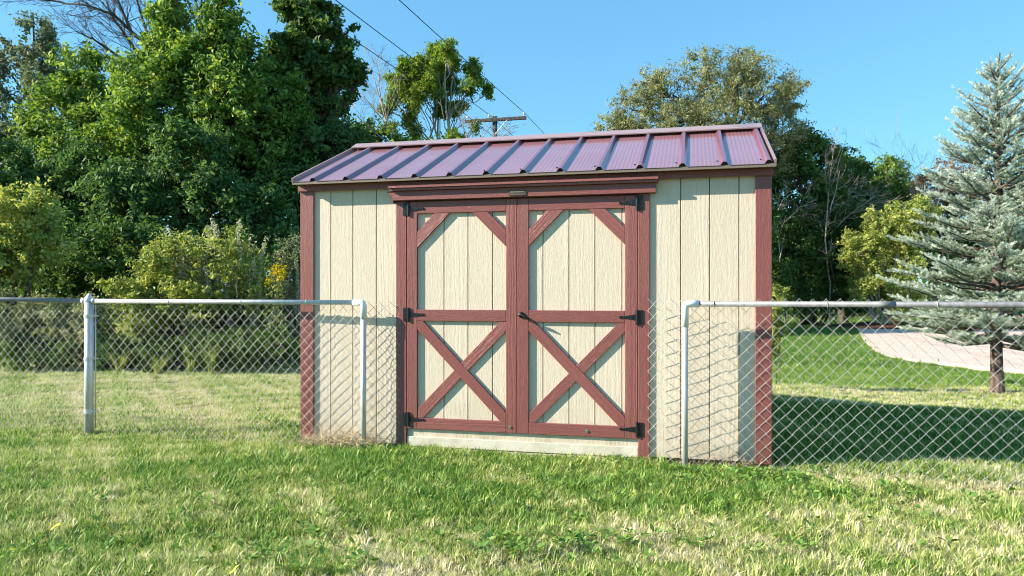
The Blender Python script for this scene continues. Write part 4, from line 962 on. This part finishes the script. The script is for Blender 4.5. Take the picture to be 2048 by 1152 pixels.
def clump_mesh(name, seed, n, rad, h, wd_, lean):
    r_ = np.random.default_rng(seed); a = r_.uniform(0, 2*np.pi, n); rr_ = rad*np.sqrt(r_.random(n)); b0 = np.stack([rr_*np.cos(a), rr_*np.sin(a), np.full(n, -.01)], 1)
    a2 = r_.uniform(0, 2*np.pi, n); st = np.stack([np.cos(a2), np.sin(a2), np.zeros(n)], 1); hh = h*r_.uniform(.45, 1.15, n); le = lean*hh*r_.uniform(.1, 1.2, n)
    a3 = a2+np.pi/2+r_.normal(0, .6, n); sd_ = np.stack([np.cos(a3), np.sin(a3), np.zeros(n)], 1)*(wd_*r_.uniform(.6,1.3,n))[:,None]
    up = np.array((0,0,1.))
    p1 = b0+st*(le*.43)[:,None]+up*(hh*.55)[:,None]; p2 = b0+st*le[:,None]+up*(hh*(1-.25*lean))[:,None]
    V = np.stack([b0-sd_*.5, b0+sd_*.5, p1-sd_*.45, p1+sd_*.45, p2, p2+sd_*.04], 1).reshape(-1,3); i = np.arange(n)*6
    Fc = np.concatenate([np.stack([i,i+1,i+3,i+2],1), np.stack([i+2,i+3,i+5,i+4],1)]); t_ = r_.random(n)
    return np_mesh(name, V, Fc, M['grass'], {'tone': ('FACE', np.concatenate([t_, t_]))})
def scatter(name, pts, scl, dry, meshes, tilt=.12):
    """one object: geometry nodes put a random clump on every point"""
    n = len(pts); me = bpy.data.meshes.new(name); me.vertices.add(n); me.vertices.foreach_set('co', pts.astype(np.float32).ravel())
    rot = np.stack([rng.normal(0, tilt, n), rng.normal(0, tilt, n), rng.uniform(0, 6.283, n)], 1)
    for an, ty, arr in (('scl','FLOAT',scl), ('dry','FLOAT',dry), ('pick','INT',rng.integers(0, len(meshes), n))):
        a_ = me.attributes.new(an, ty, 'POINT'); a_.data.foreach_set('value', arr.astype(np.int32 if ty == 'INT' else np.float32))
    a_ = me.attributes.new('rot', 'FLOAT_VECTOR', 'POINT'); a_.data.foreach_set('vector', rot.astype(np.float32).ravel()); me.update()
    o = link(name, me); gt = bpy.data.node_groups.new(name, 'GeometryNodeTree')
    gt.interface.new_socket('Geometry', in_out='INPUT', socket_type='NodeSocketGeometry'); gt.interface.new_socket('Geometry', in_out='OUTPUT', socket_type='NodeSocketGeometry')
    gi = gt.nodes.new('NodeGroupInput'); go = gt.nodes.new('NodeGroupOutput'); ip = gt.nodes.new('GeometryNodeInstanceOnPoints')
    gti = gt.nodes.new('GeometryNodeGeometryToInstance')
    for m_ in reversed(meshes):
        so = bpy.data.objects.new(name+'_source', m_); oi = gt.nodes.new('GeometryNodeObjectInfo'); oi.inputs[0].default_value = so
        gt.links.new(oi.outputs['Geometry'], gti.inputs[0])
    def na(an, ty): nd = gt.nodes.new('GeometryNodeInputNamedAttribute'); nd.data_type = ty; nd.inputs[0].default_value = an; return nd.outputs[0]
    gt.links.new(gi.outputs[0], ip.inputs['Points']); gt.links.new(gti.outputs[0], ip.inputs['Instance']); ip.inputs['Pick Instance'].default_value = True
    gt.links.new(na('pick','INT'), ip.inputs['Instance Index'])
    er = gt.nodes.new('FunctionNodeEulerToRotation'); gt.links.new(na('rot','FLOAT_VECTOR'), er.inputs[0]); gt.links.new(er.outputs[0], ip.inputs['Rotation'])
    gt.links.new(na('scl','FLOAT'), ip.inputs['Scale']); gt.links.new(ip.outputs[0], go.inputs[0])
    md = o.modifiers.new('scatter', 'NODES'); md.node_group = gt; return o
def field(n, d0, d1, power=1.0, half=.86):
    """random ground points between distances d0 and d1 over the width a camera here can see"""
    y = (d0**power + (d1**power-d0**power)*rng.random(n))**(1/power); x = rng.uniform(-half, half, n)*(y+.6)
    return x, y
def keep(x, y, inset=0):
    lx = (x-L0[0])*U[0]+(y-L0[1])*U[1]; ly = (x-L0[0])*N_[0]+(y-L0[1])*N_[1]
    ok = ~((lx > -.01) & (lx < SW+.01) & (ly > -.012) & (ly < SDp+.02))
    ok &= ~((lx > 2.97) & (lx < SW+.02) & (ly > -.085) & (ly < 0)) | (rng.random(len(x)) < .2)
    poly = PATIO; c = np.zeros(len(x), bool); j = len(poly)-1
    for i in range(len(poly)):
        (x1,y1),(x2,y2) = poly[i], poly[j]; c ^= ((y1 > y) != (y2 > y)) & (x < (x2-x1)*(y-y1)/((y2-y1) if y2 != y1 else 1e-9)+x1); j = i
    return ok & ~c
def soilgap(x, y):                                    # thin, worn spots in the turf
    s = .5+.5*sn(x*2.3+1, y*2.9+2, 6); bare = np.exp(-(((x+4.05)/.35)**2+((y-6.0)/.07)**2))
    return np.clip(.16*(s > .9) + bare + .35*np.exp(-(((x-.25)/.2)**2+((y-3.35)/.08)**2)), 0, 1)
for part, (nn_, d0, d1, pw, srcs, hs) in enumerate([
    (47000, 2.75, 6.2, 2.0, [('a', 20, .045, .050, .0040, .6), ('b', 16, .05, .062, .0046, .8), ('c', 22, .04, .036, .0036, .6), ('d', 9, .06, .080, .0056, .8), ('e', 12, .06, .040, .0062, 1.2)], 1.0),
    (52000, 6.1, 12.5, 1.6, [('e', 20, .07, .046, .0052, .5), ('f', 20, .07, .053, .0058, .7), ('g', 22, .06, .038, .0046, .5)], 1.0),
    (34000, 12.3, 34, 1.3, [('h', 22, .16, .06, .0110, .8), ('i', 22, .16, .07, .0120, .9)], 1.0)]):
    x, y = field(nn_, d0, d1, pw); k_ = keep(x, y) & (rng.random(len(x)) > soilgap(x, y)); x, y = x[k_], y[k_]
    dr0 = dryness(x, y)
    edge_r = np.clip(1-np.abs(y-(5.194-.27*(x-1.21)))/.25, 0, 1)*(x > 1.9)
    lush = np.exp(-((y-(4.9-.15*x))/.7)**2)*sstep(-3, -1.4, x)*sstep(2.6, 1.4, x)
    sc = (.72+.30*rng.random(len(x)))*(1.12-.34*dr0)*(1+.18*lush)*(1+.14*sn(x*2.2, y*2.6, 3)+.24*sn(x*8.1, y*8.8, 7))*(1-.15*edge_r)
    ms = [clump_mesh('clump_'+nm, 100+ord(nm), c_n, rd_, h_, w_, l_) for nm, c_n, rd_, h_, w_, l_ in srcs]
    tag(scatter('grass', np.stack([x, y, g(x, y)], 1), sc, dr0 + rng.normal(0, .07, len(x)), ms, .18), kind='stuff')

# broad-leaved weeds in the turf
def rosette(name, seed, n, rl, wl):
    r_ = np.random.default_rng(seed); a = r_.uniform(0, 2*np.pi, n); L = rl*r_.uniform(.6,1.2,n); el = r_.uniform(.15, .9, n)
    st = np.stack([np.cos(a)*np.cos(el), np.sin(a)*np.cos(el), np.sin(el)], 1); sd_ = np.stack([-np.sin(a), np.cos(a), np.zeros(n)], 1)
    c0 = st*(L*.35)[:,None]+np.array((0,0,.012)); V = []
    for t, ww in ((0,.15), (.3,.85), (.7,.8), (1,.1)):
        p = c0+st*(L*t)[:,None]; p[:,2] -= .25*L*t*t; V += [p-sd_*(wl*L*ww)[:,None], p+sd_*(wl*L*ww)[:,None]]
    V = np.stack(V, 1).reshape(-1,3); i = np.arange(n)*8; t_ = r_.random(n)
    return np_mesh(name, V, np.concatenate([np.stack([i+2*k, i+2*k+1, i+2*k+3, i+2*k+2], 1) for k in range(3)]), M['clover'], {'tone': ('FACE', np.tile(t_, 3))})
C = []
for px, D, sx, sy, n in ((1510,4.85,.30,.16,70), (1250,3.62,.5,.10,60), (1060,3.5,.22,.08,26), (100,3.6,.15,.1,16), (690,3.85,.3,.2,24), (560,3.5,.25,.15,20), (1400,4.3,.8,.35,50), (1780,4.6,.4,.2,26), (900,4.6,.9,.35,40), (1600,4.95,.12,.06,16), (640,3.3,.2,.07,20), (300,4.6,.8,.5,30)):
    bx_ = (px-CX)/F*D; C.append(np.stack([rng.normal(bx_, sx, n), rng.normal(D, sy, n)], 1))
C = np.concatenate(C); k_ = keep(C[:,0], C[:,1]) & (C[:,1] > 2.9); C = C[k_]
tag(scatter('broadleaf_weeds', np.stack([C[:,0], C[:,1], g(C[:,0], C[:,1])+.022], 1), rng.uniform(.7, 1.25, len(C)), np.zeros(len(C)),
    [rosette('rosette_a', 1, 9, .034, .30), rosette('rosette_b', 2, 12, .026, .42), rosette('rosette_c', 3, 7, .045, .22)], .25), kind='stuff')
# fallen yellow leaves
for i, (px, py, lb) in enumerate([(110,1047,'yellow fallen leaf lying at the lower left of the lawn'), (255,1045,'small yellow fallen leaf right of the brighter one on the lower left lawn'), (28,1092,'yellow-green fallen leaf near the lower left corner'), (470,1143,'yellow fallen leaf at the bottom edge, left of centre')]):
    D = (EYE-.05)*F/(py-HY); x = (px-CX)/F*D
    a = [(.025*math.cos(t)*(1+.25*math.cos(3*t)), .019*math.sin(t)*(1+.2*math.sin(2*t))) for t in [k*math.pi/8 for k in range(16)]]
    mb = MB().add([(0,0,.004)]+[(u, v, .006*math.sin(3*i+u*90)) for u, v in a], [(0, 1+k, 1+(k+1)%16) for k in range(16)])
    o = mb.build('fallen_leaf', M['leaf_fallen'], smooth=True); o.location = (x, D, float(g(x, D))+.055); o.rotation_euler = (.35, -.25+.2*i, 1.3*i); tag(o, lb, 'leaf', 'yellow fallen leaves')
# withered weeds at the foot of the shed
def tangle(name, label, x0, x1, yoff, h, n, mat, seed, curl=1.0):
    rr = random.Random(seed); mb = MB(); o3 = Vector((L0[0], L0[1], 0))+Vector((U[0], U[1], 0))*((x0+x1)/2)
    for _ in range(n):
        lx = rr.uniform(x0, x1); ly = -yoff*rr.uniform(.3, 1.6); p = Vector((L0[0]+U[0]*lx+N_[0]*ly, L0[1]+U[1]*lx+N_[1]*ly, 0)); p.z = float(g(p.x, p.y))+rr.uniform(0, .03)
        a = rr.uniform(0, 2*math.pi); el = rr.uniform(.2, 1.4); L = h*rr.uniform(.5, 1.3); d = Vector((math.cos(a)*math.cos(el), math.sin(a)*math.cos(el)*.4, math.sin(el))); pts = [p-o3]
        for k in range(5): pts.append(pts[-1]+d*L/5); d = (d+Vector((rr.gauss(0,.35)*curl, rr.gauss(0,.15), -.28*curl))).normalized()
        r0 = rr.uniform(.0014, .0030); mb.tube(pts, [r0, r0, r0*.9, r0*.8, r0*.6, r0*.3], 3, cap=False)
    o = mb.build(name, M[mat]); o.location = o3; tag(o, label, 'dead weeds'); return o
tangle('withered_weeds', 'straw coloured withered weeds heaped at the left foot of the shed', .05, .72, .10, .19, 360, 'dead_stem', 1, 1.2)
tangle('withered_weeds', 'short brown withered weeds at the right foot of the shed by the elbow post', 3.02, 3.55, .07, .13, 200, 'dead_stem_brown', 2)
